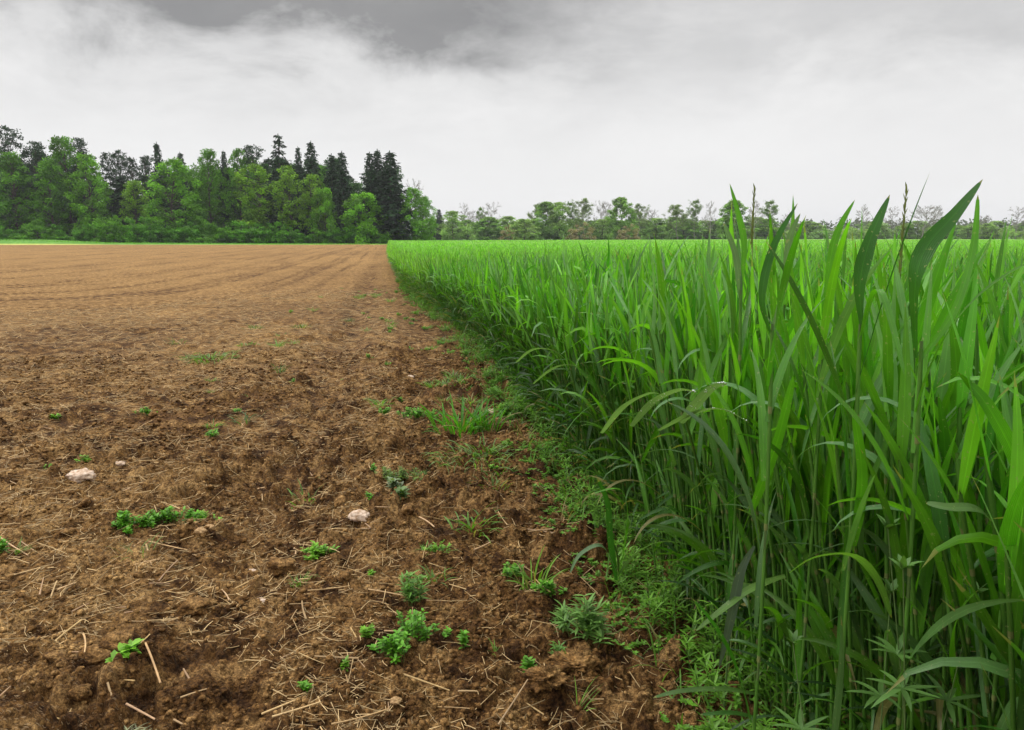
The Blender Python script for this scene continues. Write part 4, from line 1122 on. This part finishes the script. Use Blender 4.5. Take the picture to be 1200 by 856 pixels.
w1, w2, w3, w4 = WEED_C
weed_clump(150, 628, .12, .10, .075, 22, .020, w1, 'bushy end of the long green weed mat on the left, with rounded leaves')
weed_clump(170, 624, .12, .07, .05, 18, .018, w1, 'low leaves joining the bushy left end and the middle of the long weed mat')
weed_clump(195, 618, .30, .08, .055, 38, .018, w1, 'middle of the long bright green weed mat on the left soil')
weed_clump(240, 612, .14, .07, .050, 20, .017, w2, 'right tip of the long green weed mat on the left soil')
weed_clump(485, 715, .11, .10, .09, 16, .034, w4, 'grey green weed with narrow leaves at the top of the front weed clump', 'spear')
weed_clump(488, 755, .15, .16, .075, 34, .016, w1, 'dense round-leaved weed in the middle of the front weed clump')
weed_clump(464, 778, .13, .08, .055, 26, .018, w1, 'low round-leaved weed at the bottom left of the front weed clump')
weed_clump(430, 757, .06, .04, .035, 7, .016, w2, 'small sprig left of the front weed clump')
weed_clump(405, 790, .03, .03, .02, 4, .015, w2, 'tiny seedling just above the pale straw bundle')
weed_clump(357, 815, .03, .03, .02, 4, .015, w1, 'tiny seedling just below the pale straw bundle')
weed_clump(543, 762, .03, .03, .045, 4, .018, w1, 'single seedling standing right of the front weed clump')
grass_tuft(580, 770, .03, .05, 9, w2, 'wispy little grass shoot right of the single seedling', wd=.003)
weed_clump(688, 755, .13, .12, .11, 20, .044, (.14, .27, .06), 'silvery green narrow-leaved weed, bushiest one beside the soil clods', 'spear')
weed_clump(660, 740, .06, .06, .07, 7, .038, (.14, .27, .06), 'smaller silvery narrow-leaved shoot left of the bushiest one', 'spear')
grass_tuft(628, 705, .10, .12, 26, w2, 'upright light green grass shoots left of the crop edge weeds', .0, .006)
weed_clump(643, 722, .10, .08, .05, 20, .016, w1, 'small-leaved weed at the foot of the upright grass shoots')
weed_clump(620, 792, .05, .04, .04, 7, .02, w1, 'little dark sprig in front of the silvery weed')
weed_clump(655, 775, .06, .05, .05, 8, .022, w4, 'grey sprig between the silvery weed and the little dark sprig', 'spear')
grass_tuft(676, 838, .05, .09, 9, w2, 'thin grass shoot among straw near the bottom edge', .0, .003)
grass_tuft(541, 512, .30, .25, 85, (.09, .30, .02), 'bright upright grass tuft in the middle of the soil margin', .15, .012)
grass_tuft(572, 512, .14, .20, 34, (.10, .30, .025), 'grass tuft close right of the bright upright one', .15, .010)
grass_tuft(556, 545, .42, .13, 150, (.14, .27, .05), 'flattened wide pale grass patch in front of the bright tuft', 1.0, .006)
grass_tuft(578, 574, .16, .10, 34, (.13, .22, .03), 'yellowish grass tuft below the flattened patch', .5, .006)
weed_clump(468, 574, .26, .18, .05, 46, .014, (.13, .21, .04), 'loose pale small-leaved weed patch left of the dark soil ridge')
weed_clump(463, 592, .05, .04, .05, 4, .035, (.17, .23, .12), 'pale round-leaved seedling at the foot of the loose patch')
weed_clump(470, 598, .04, .04, .06, 4, .035, (.12, .2, .06), 'dull broad-leaved seedling beside the pale round-leaved one')
weed_clump(487, 500, .34, .16, .055, 50, .017, w1, 'green weed patch left of the bright grass tuft')
weed_clump(450, 497, .14, .08, .04, 16, .016, w1, 'small green weed left of the weed patch')
weed_clump(372, 655, .11, .07, .045, 16, .02, w2, 'small bright weed left below the pale heart-shaped stone')
weed_clump(510, 658, .16, .05, .045, 12, .014, w2, 'creeping sprig below right of the heart-shaped stone')
grass_tuft(508, 655, .08, .07, 12, w2, 'thin grass beside the creeping sprig', .6, .003)
weed_clump(438, 575, .04, .04, .03, 4, .015, w1, 'tiny green seedling above the heart-shaped stone')
weed_clump(435, 600, .05, .04, .03, 6, .016, w1, 'green seedling directly right above the heart-shaped stone')
grass_tuft(246, 424, .44, .17, 120, (.12, .27, .03), 'wide low grass tuft lying left of centre on the soil', .8, .008)
grass_tuft(207, 404, .22, .10, 22, (.10, .19, .04), 'thin tuft left above the wide low one', .5, .007)
grass_tuft(297, 386, .22, .10, 50, (.10, .2, .03), 'grass tuft in the upper of two near the middle tufts', .4, .008)
grass_tuft(290, 408, .18, .08, 40, (.12, .23, .02), 'lime green low tuft under the upper one', .6, .008)
grass_tuft(354, 388, .20, .09, 40, (.10, .2, .03), 'round grass tuft straight left of the wheel furrow', .5, .008)
grass_tuft(330, 398, .16, .07, 26, (.10, .2, .02), 'small flat tuft left of the round one', .5, .008)
grass_tuft(408, 376, .18, .09, 30, (.05, .14, .02), 'dark little tuft at the wheel furrow', .5, .008)
grass_tuft(328, 440, .10, .10, 22, (.05, .16, .02), 'dark green tuft next to the dark soil hollow', .2, .007)
grass_tuft(290, 500, .16, .10, 30, (.06, .13, .03), 'dull green tuft on the soil in the middle left', .6, .006)
weed_clump(172, 488, .14, .08, .045, 14, .018, w1, 'small weed at the left among fine straw')
weed_clump(66, 494, .08, .05, .03, 7, .02, w2, 'pair of bright sprouts far to the left')
weed_clump(2, 660, .08, .06, .05, 10, .022, w1, 'green weed cut by the left frame edge')
weed_clump(155, 793, .06, .05, .03, 5, .03, w2, 'small two-leaved seedling on the front left soil')
weed_clump(100, 548, .06, .04, .03, 5, .02, w2, 'sprout above the large pale stone')
grass_tuft(160, 660, .12, .09, 18, (.13, .22, .04), 'thin yellowish grass below the long weed mat', .5, .003)
weed_clump(435, 685, .03, .03, .02, 4, .012, w2, 'tiny seedling below the heart-shaped stone')

# scattered small sprouts on the margin, copies of a few kinds
rg = np.random.default_rng(23); sprouts = []
for k in range(5):
    root = empty('weed_sprout'); st, lv = clump(rg, .11, .08, .04, 12, .016, WEED_C[k % 2])
    mesh_obj('stems', st[0], st[1], M['stem'], root, col=st[2], uv=st[3]); mesh_obj('leaves', lv[0], lv[1], M['weed'], root, col=lv[2]); sprouts.append(root)
for k in range(4):
    root = empty('grass_sprout'); b = tuft(rg, .14, .11, 34, (.13, .28, .03), .5, .007); mesh_obj('blades', b[0], b[1], M['wheat'], root, col=b[2], uv=b[3]); sprouts.append(root)
used_s = set(); cnt = 0
while cnt < 125:
    y = 2.2 + 14 * rg.random() ** 1.1; x = float(edge_x(y)) - .12 - abs(rg.normal(0, .42)) if rg.random() < .8 else rg.uniform(-1.8, .2)
    if fbm(np.array([x]), np.array([y]), .7, 2, 321)[0] < -.05: continue
    k = int(rg.integers(0, len(sprouts))); p = sprouts[k] if k not in used_s else copy_tree(sprouts[k]); used_s.add(k)
    p.location = (x, y, zg((x, y))); p.rotation_euler = (0, 0, rg.uniform(0, 6.28)); s = rg.uniform(.35, 1.0); p.scale = (s * 1.2, s * 1.2, s)
    tag(p, 'small green sprout on the bare soil margin beside the wheat' if 'weed' in p.name else 'small grass sprout on the bare soil margin beside the wheat', 'weed', 'small sprouts on the soil margin' if 'weed' in p.name else 'grass sprouts on the soil margin'); cnt += 1

# undergrowth at the foot of the wheat
parts = []; rg = np.random.default_rng(29)
def sprinkle(n, y0, y1, xo0, xo1, h, leaf, ar):
    y = y0 + (y1 - y0) * rg.random(n) ** 1.3; x = edge_x(y) + rg.uniform(xo0, xo1, n)
    g_ = fbm(x, y, .35, 2, 333); k = g_ > -.02 - .5 * np.clip((x - edge_x(y)) / .2 + .35, 0, 1); x, y = x[k], y[k]; n = len(x)
    inn = np.clip((x - edge_x(y) + .38) / .4, .12, 1)
    hh = h * inn * rg.uniform(.4, 1.15, n); z0 = ground_z(x, y)
    top = np.stack([x + rg.normal(0, .03, n), y + rg.normal(0, .03, n), z0 + hh], -1); bot = np.stack([x, y, z0], -1)
    parts.append(tubes(bot, top, .0013, .0009, 1, 4, col=(.10, .16, .05)))
    for t in (.3, .55, .78, 1.0):
        p = bot * (1 - t) + top * t; cc = (np.array((.11, .27, .022)) * (1 - .0) + np.array((.04, .05, .015)) * rg.random((n, 1))) * rg.uniform(.7, 1.25, (n, 1))
        a0 = rg.uniform(0, 6.28, n)
        for s in range(5):
            parts.append(blades(p, a0 + s * 1.257, rg.uniform(.1, .8, n), leaf * rg.uniform(.7, 1.2, n), leaf * ar, rg.uniform(0, .8, n), nseg=2, prof='spear' if ar < .3 else 'oval', fold=.15, col=cc))
sprinkle(1000, .9, 4.5, -.14, .55, .17, .036, .20)
sprinkle(1000, .9, 5.0, -.24, .15, .06, .014, .55)
sprinkle(1100, 4.5, 12, -.22, .2, .12, .034, .26)
sprinkle(500, 11, 20, -.15, .15, .12, .045, .35)
v, f, c, u = join(parts)
tag(mesh_obj('undergrowth', v, f, M['weed'], col=c), 'tangle of cleavers and small weeds along the foot of the wheat', 'weeds', kind='stuff')
n = 2600; y = 1 + 13 * rg.random(n) ** 1.3; x = edge_x(y) + rg.uniform(-.2, .1, n); kk = fbm(x, y, .3, 2, 77) > -.06; x, y = x[kk], y[kk]; n = len(x)
cgr = np.array((.12, .28, .025)) * rg.uniform(.6, 1.35, (n, 1)); dd = rg.random(n) < .14; cgr[dd] = (.30, .25, .09)
b = blades(np.stack([x, y, ground_z(x, y) - .004], -1), rg.uniform(0, 6.28, n), rg.uniform(.5, 1.45, n), rg.uniform(.05, .17, n), rg.uniform(.003, .007, n), rg.uniform(.3, 1.7, n), nseg=4, col=cgr)
tag(mesh_obj('edge_grass', b[0], b[1], M['wheat'], col=b[2], uv=b[3]), 'thin short grass growing along the foot of the wheat', 'grass', kind='stuff')

# cleavers standing inside the near wheat
for i, (px, py, hpx, lab) in enumerate([(1100, 690, .36, 'cleavers plant with wide star-like leaf whorls, highest one among the right wheat stems'), (1065, 735, .3, 'cleavers plant left below the highest one among the wheat stems'),
        (1035, 760, .26, 'cleavers plant lowest of those among the right wheat stems'), (1130, 665, .40, 'cleavers plant with small upper whorls close to the right frame edge'),
        (800, 700, .2, 'cleavers plant at the crop edge behind the silvery weed'), (762, 640, .22, 'cleavers plant behind the small lone wheat plant'), (990, 835, .12, 'cleavers shoots at the bottom edge under the pale arched leaf')]):
    p = P(px, py, .98) if px > 980 else G(px, py); rg = np.random.default_rng(500 + i)
    root = empty('cleavers_plant', (p[0], p[1], zg(p))); tag(root, lab, 'weed')
    hh = max(p[2], .1) + .03 if px > 980 else hpx
    st, L = cleaver(rg, hh, 4, .062 if px > 980 else .045, (.085, .185, .04), leaf_w=.006)
    mesh_obj('stem', st[0], st[1], M['stem'], root, col=st[2], uv=st[3])
    for l in L: mesh_obj('leaf_whorl', l[0], l[1], M['weed'], root, col=l[2])

# ------------------------------------------------------------------ straw, stones, clods
rg = np.random.default_rng(41)
def straw_geo(rg, L, r):
    p0 = np.array([[-L / 2, 0, 0]]); p1 = np.array([[L / 2, 0, rg.normal(0, .04) * L]]); mid = np.array([[0, rg.normal(0, .018) * L, abs(rg.normal(0, .015)) * L]])
    c = np.array([.56, .385, .20]) * rg.uniform(.55, 1.05) * np.array([1, rg.uniform(.93, 1.03), rg.uniform(.85, 1.1)])
    v, f, c_, u = tubes(p0, p1, r, r * rg.uniform(.5, 1), 5, 6, col=c, mid=mid)
    v[:, 2] *= .8; return v, f, c_, u

def place_straw(o, x, y, ang, sz, tilt=None):
    o.location = (x, y, zg((x, y)) + .006); o.rotation_euler = (0, rg.normal(0, .14) if tilt is None else tilt, ang); o.scale = (sz, sz ** .5, sz ** .5)

def straw_px(x0, y0, x1, y1, label, r=.003):
    a, b = G(x0, y0), G(x1, y1); L = float(np.linalg.norm(b - a)); v, f, c, u = straw_geo(rg, L, r * .72)
    o = mesh_obj('straw_piece', v, f, M['straw'], col=c, uv=u); mid = (a + b) / 2
    o.location = (mid[0], mid[1], (zg(a) + zg(b)) / 2 + .010); o.rotation_euler = (0, -math.atan2(zg(b) - zg(a), L), math.atan2(b[1] - a[1], b[0] - a[0])); tag(o, label, 'straw')
straw_px(466, 817, 530, 813, 'straight pale straw lying level under the front weed clump', .0042)
straw_px(305, 831, 352, 825, 'thick pale straw at the left end of the front straw bundle', .0048)
straw_px(330, 790, 368, 805, 'forked pale straw on top of the front straw bundle', .0045)
straw_px(743, 856, 762, 806, 'long greenish yellow straw pointing down at the bottom edge right of centre', .005)
straw_px(583, 856, 620, 822, 'broad pale straw at the bottom edge among the clods', .0042)
straw_px(98, 748, 101, 784, 'thick upright straw stub on the front left soil', .0042)
straw_px(65, 759, 97, 738, 'pale bent straw left of the upright stub', .0042)
straw_px(173, 790, 190, 817, 'broad brown straw slanting down on the front left soil', .004)
straw_px(127, 822, 144, 840, 'short thick straw by the dry fibre ball', .0042)
straw_px(148, 833, 182, 841, 'straight pale straw right of the dry fibre ball', .0045)
straw_px(203, 836, 230, 852, 'split pale straw near the bottom edge at the left', .0045)
straw_px(60, 707, 68, 692, 'short upright straw on the left soil', .004)
straw_px(172, 647, 178, 668, 'short reddish straw standing below the long weed mat', .005)
straw_px(175, 645, 220, 648, 'level pale straw below the long weed mat', .004)
straw_px(2, 642, 34, 656, 'dark brown straw at the left frame edge', .0045)
straw_px(275, 682, 307, 672, 'pale straw lying left of the small bright weed', .004)
straw_px(432, 710, 478, 714, 'thin straw above the front weed clump', .0035)
straw_px(600, 700, 625, 684, 'pale straw left of the upright grass shoots', .004)
straw_px(450, 754, 475, 750, 'short straw sticking into the front weed clump', .0045)
straw_px(765, 770, 815, 738, 'dry straw leaf base at the foot of the drooping leaf', .004)
SP = []
for k in range(24):
    v, f, c, u = straw_geo(rg, rg.uniform(.05, .13), rg.uniform(.0015, .0034)); SP.append(mesh_obj('straw_piece', v, f, M['straw'], col=c, uv=u))
n = 0
while n < 270:
    y = 1.25 + 3.4 * rg.random() ** 1.4; x = rg.uniform(-.62 * y - .3, .75)
    if x > -.05 and rg.random() < .55: continue
    if vnoise(np.array([x / .5]), np.array([y / .5]), 404)[0] < .25: continue
    o = SP[n] if n < 24 else SP[int(rg.integers(0, 24))].copy()
    if n >= 24: COL.objects.link(o)
    place_straw(o, x, y, rg.uniform(0, 3.14), rg.uniform(.6, 1.25)); tag(o, 'loose piece of dry straw scattered on the near soil', 'straw', 'loose straw pieces on the near soil'); n += 1
# finer and farther straw as one mass
n = 60000; y = 1.2 + 15 * rg.random(n) ** 1.5; x = rg.uniform(-1, 1, n); x = -.15 + (x - .35) * (y * .7 + .5)
k = (x < edge_x(y) - .05) & (headland(x, y) > .3 + .3 * rg.random(n)) & (vnoise(x / .6, y / .6, 404) + .5 * vnoise(x / .2, y / .2, 406) > .50) & ((x < .0) | (rg.random(n) < .4)); x, y = x[k], y[k]; n = len(x)
L = (.010 + .065 * rg.random(n) ** 2.0) * (1 + y * .12); a = rg.uniform(0, 6.28, n); z = ground_z(x, y) + .004
dv = np.stack([np.cos(a) * L, np.sin(a) * L, rg.normal(0, .18, n) * L], -1) / 2; c0 = np.stack([x, y, z + np.abs(dv[:, 2])], -1)
cc = np.array([.60, .43, .22]) * rg.uniform(.35, 1.1, (n, 1)); rr = rg.uniform(.0005, .0014, n) * (1 + y * .12)
t_ = tubes(c0 - dv, c0 + dv, rr, rr * .7, 2, 3, col=cc, mid=rg.normal(0, .05, (n, 3)) * L[:, None] * np.array([1, 1, .3]))
tag(mesh_obj('straw_litter', t_[0], t_[1], M['straw'], col=t_[2], uv=t_[3]), 'fine chopped straw litter strewn over the rough soil', 'straw', kind='stuff')

import bmesh
def lump(name, mat_, seed, sub=3, rough=.25, flat=.6, freq=2.2):
    bm = bmesh.new(); bmesh.ops.create_icosphere(bm, subdivisions=sub, radius=1)
    from mathutils import noise as mn
    o_ = Vector((seed * 3.7, seed * 1.3, seed * 5.1))
    for v in bm.verts:
        d = mn.noise(v.co * freq * .5 + o_) * rough * 1.6 + mn.noise(v.co * freq * 1.7 + o_) * rough * .8 + mn.noise(v.co * freq * 4.5 + o_) * rough * .4
        d += mn.noise(v.co * freq * 10 + o_) * rough * .22 if sub > 3 else 0
        v.co *= 1 + d; v.co.z *= flat
    me = bpy.data.meshes.new(name); bm.to_mesh(me); bm.free()
    for p in me.polygons: p.use_smooth = True
    me.materials.append(mat_); o = bpy.data.objects.new(name, me); COL.objects.link(o); return o

def put(o, px, py, wpx, label, cat, sink=.2, asp=(1, .8, 1), group=None):
    p = G(px, py); d = p @ FW; s = wpx / F * math.hypot(d, H) / 2; o.location = (p[0], p[1], zg(p) + s * .35 - s * sink); o.scale = (s * asp[0], s * asp[1], s * asp[2]); o.rotation_euler = (0, 0, -YAW); tag(o, label, cat, group)
put(lump('stone', M['stone'], 3, 4, .24, .6), 96, 568, 27, 'large pale pinkish stone half sunk in the soil at the left', 'stone', .0, (1, .9, 1))
put(lump('stone', M['stone'], 4, 4, .24, .5), 423, 624, 25, 'pale pink heart-shaped stone on the dark soil in the middle', 'stone', .0, (1, .7, 1.15))
put(lump('stone', M['stone'], 5, 3, .12, .35), 577, 491, 17, 'flat tan stone behind the bright grass tuft', 'stone')
put(lump('stone', M['stone_o'], 6, 4, .26, .6), 465, 838, 12, 'small ochre pebble near the bottom edge', 'stone', .0)
put(lump('stone', M['stone'], 7, 4, .24, .5), 306, 700, 12, 'flat pinkish pebble left of centre', 'stone', .1)
put(lump('stone', M['stone_o'], 8, 4, .26, .6), 236, 637, 13, 'ochre rounded pebble, left one of two under the weed mat', 'stone')
put(lump('stone', M['stone_o'], 9, 4, .26, .6), 247, 632, 10, 'small ochre pebble, right one of two under the weed mat', 'stone')
put(lump('stone', M['stone'], 10, 4, .24, .5), 294, 656, 9, 'tiny pale pebble at the centre left', 'stone')
put(lump('stone', M['stone'], 11, 3, .12, .5), 481, 449, 9, 'round buff stone far back beside the green margin', 'stone')
put(lump('stone', M['stone'], 12, 4, .24, .5), 141, 550, 12, 'small flat pale stone right above the large one', 'stone')
n = 160; d_ = rg.normal(size=(n, 3)); d_ /= np.linalg.norm(d_, axis=1, keepdims=True); d_[:, 2] = np.abs(d_[:, 2])
fb = blades(d_ * .85, rg.uniform(0, 6.28, n), rg.uniform(-.3, .8, n), rg.uniform(.6, 1.5, n), .09, rg.uniform(.5, 1.8, n), bend=rg.normal(0, .8, n), nseg=5, col=np.array([.30, .31, .17]) * rg.uniform(.5, 1.2, (n, 1)))
put(mesh_obj('fibre_ball', fb[0], fb[1], M['weed'], col=fb[2]), 155, 856, 38, 'grey green ball of dry matted fibres at the bottom edge', 'plant debris', .3, (1, .9, .6))
put(lump('soil_clod', M['clod'], 20, 5, .42, .5, 3.2), 675, 784, 46, 'large smooth soil clod right in front of the silvery weed', 'soil clod', .45, (1, .8, 1))
put(lump('soil_clod', M['clod'], 21, 5, .5, .5, 3.6), 640, 815, 36, 'rough soil clod left below the large smooth one', 'soil clod', .2)
put(lump('soil_clod', M['clod'], 22, 4, .35, .5), 118, 775, 36, 'pale cracked soil clod beside the upright straw stub', 'soil clod', .1)
put(lump('soil_clod', M['clod'], 23, 4, .35, .5), 140, 785, 34, 'pale layered soil clod leaning over the front left hollow', 'soil clod', .1)
put(lump('soil_clod', M['clod'], 24, 4, .3, .6), 95, 825, 22, 'small pale clod left of the short thick straw', 'soil clod')
put(lump('soil_clod', M['clod'], 25, 4, .35, .5), 330, 668, 34, 'broken soil clod left below the small bright weed', 'soil clod')
put(lump('soil_clod', M['clod'], 26, 4, .35, .5), 228, 712, 34, 'pale dusty soil clod in the left foreground', 'soil clod')
CP = [lump('soil_clod', M['clod'], 30 + k, 3, .33, .6) for k in range(12)]
n = 0
while n < 230:
    y = 1.25 + 5.0 * rg.random() ** 1.5; x = rg.uniform(-.65 * y - .3, float(edge_x(y)) - .1)
    if abs(x + .5) < .2 and rg.random() < .7: continue
    if vnoise(np.array([x / .4]), np.array([y / .4]), 505)[0] < .35: continue
    o = CP[n] if n < 12 else CP[int(rg.integers(0, 12))].copy()
    if n >= 12: COL.objects.link(o)
    s = rg.uniform(.008, .021) + .012 * (rg.random() < .12); o.location = (x, y, zg((x, y)) + s * .12); o.scale = (s, s * rg.uniform(.7, 1.1), s * rg.uniform(.7, 1.1)); o.rotation_euler = (rg.normal(0, .3), rg.normal(0, .3), rg.uniform(0, 6.28))
    tag(o, 'small loose brown clod lying on the near soil', 'soil clod', 'small loose clods on the near soil'); n += 1
# crumbs
bm = bmesh.new(); bmesh.ops.create_icosphere(bm, subdivisions=1 if False else 1, radius=1); iv = np.array([v.co[:] for v in bm.verts]); ifc = np.array([[v.index for v in f.verts] for f in bm.faces]); bm.free()
n = 95000; y = 1.15 + 6.5 * rg.random(n) ** 1.5; x = -.1 + (rg.uniform(-1, 1, n) - .3) * (y * .62 + .35)
k = (x < edge_x(y) + .1) & (vnoise(x / .25, y / .25, 606) + .5 * vnoise(x / .07, y / .07, 607) > .45 + .5 * rg.random(n)); x, y = x[k], y[k]; n = len(x)
s = (.0022 + .0075 * rg.random(n) ** 3) * (1 + .10 * y)
vv = iv[None] * (1 + rg.normal(0, .2, (n, len(iv), 1))) * s[:, None, None] * np.stack([rg.uniform(.7, 1.3, n), rg.uniform(.7, 1.3, n), rg.uniform(.5, .9, n)], -1)[:, None]
vv = vv + np.stack([x, y, ground_z(x, y) + s * .2], -1)[:, None]; ff = ifc[None] + (np.arange(n) * len(iv))[:, None, None]
tag(mesh_obj('soil_crumbs', vv.reshape(-1, 3), ff.reshape(-1, 3), M['crumb'], smooth=False), 'fine crumbs of dark earth strewn over the near soil', 'soil', kind='stuff')

# ------------------------------------------------------------------ air
HAZE = 0.00025
if HAZE > 0:
    c = FW * 300; bm = bmesh.new(); bmesh.ops.create_cube(bm, size=1)
    for v in bm.verts: v.co = Vector((v.co.x * 9000, v.co.y * 9000, v.co.z * 61 + 29.5))
    me = bpy.data.meshes.new('haze'); bm.to_mesh(me); bm.free()
    m, k = new_mat('haze'); pv = k.n('ShaderNodeVolumePrincipled', {'Color': (.93, .95, 1, 1), 'Density': HAZE, 'Anisotropy': .2})
    m.node_tree.links.new(pv.outputs[0], k.n('ShaderNodeOutputMaterial').inputs[1]); me.materials.append(m)
    o = bpy.data.objects.new('haze', me); COL.objects.link(o); tag(o, 'thin pale haze over the fields', 'haze', kind='stuff')
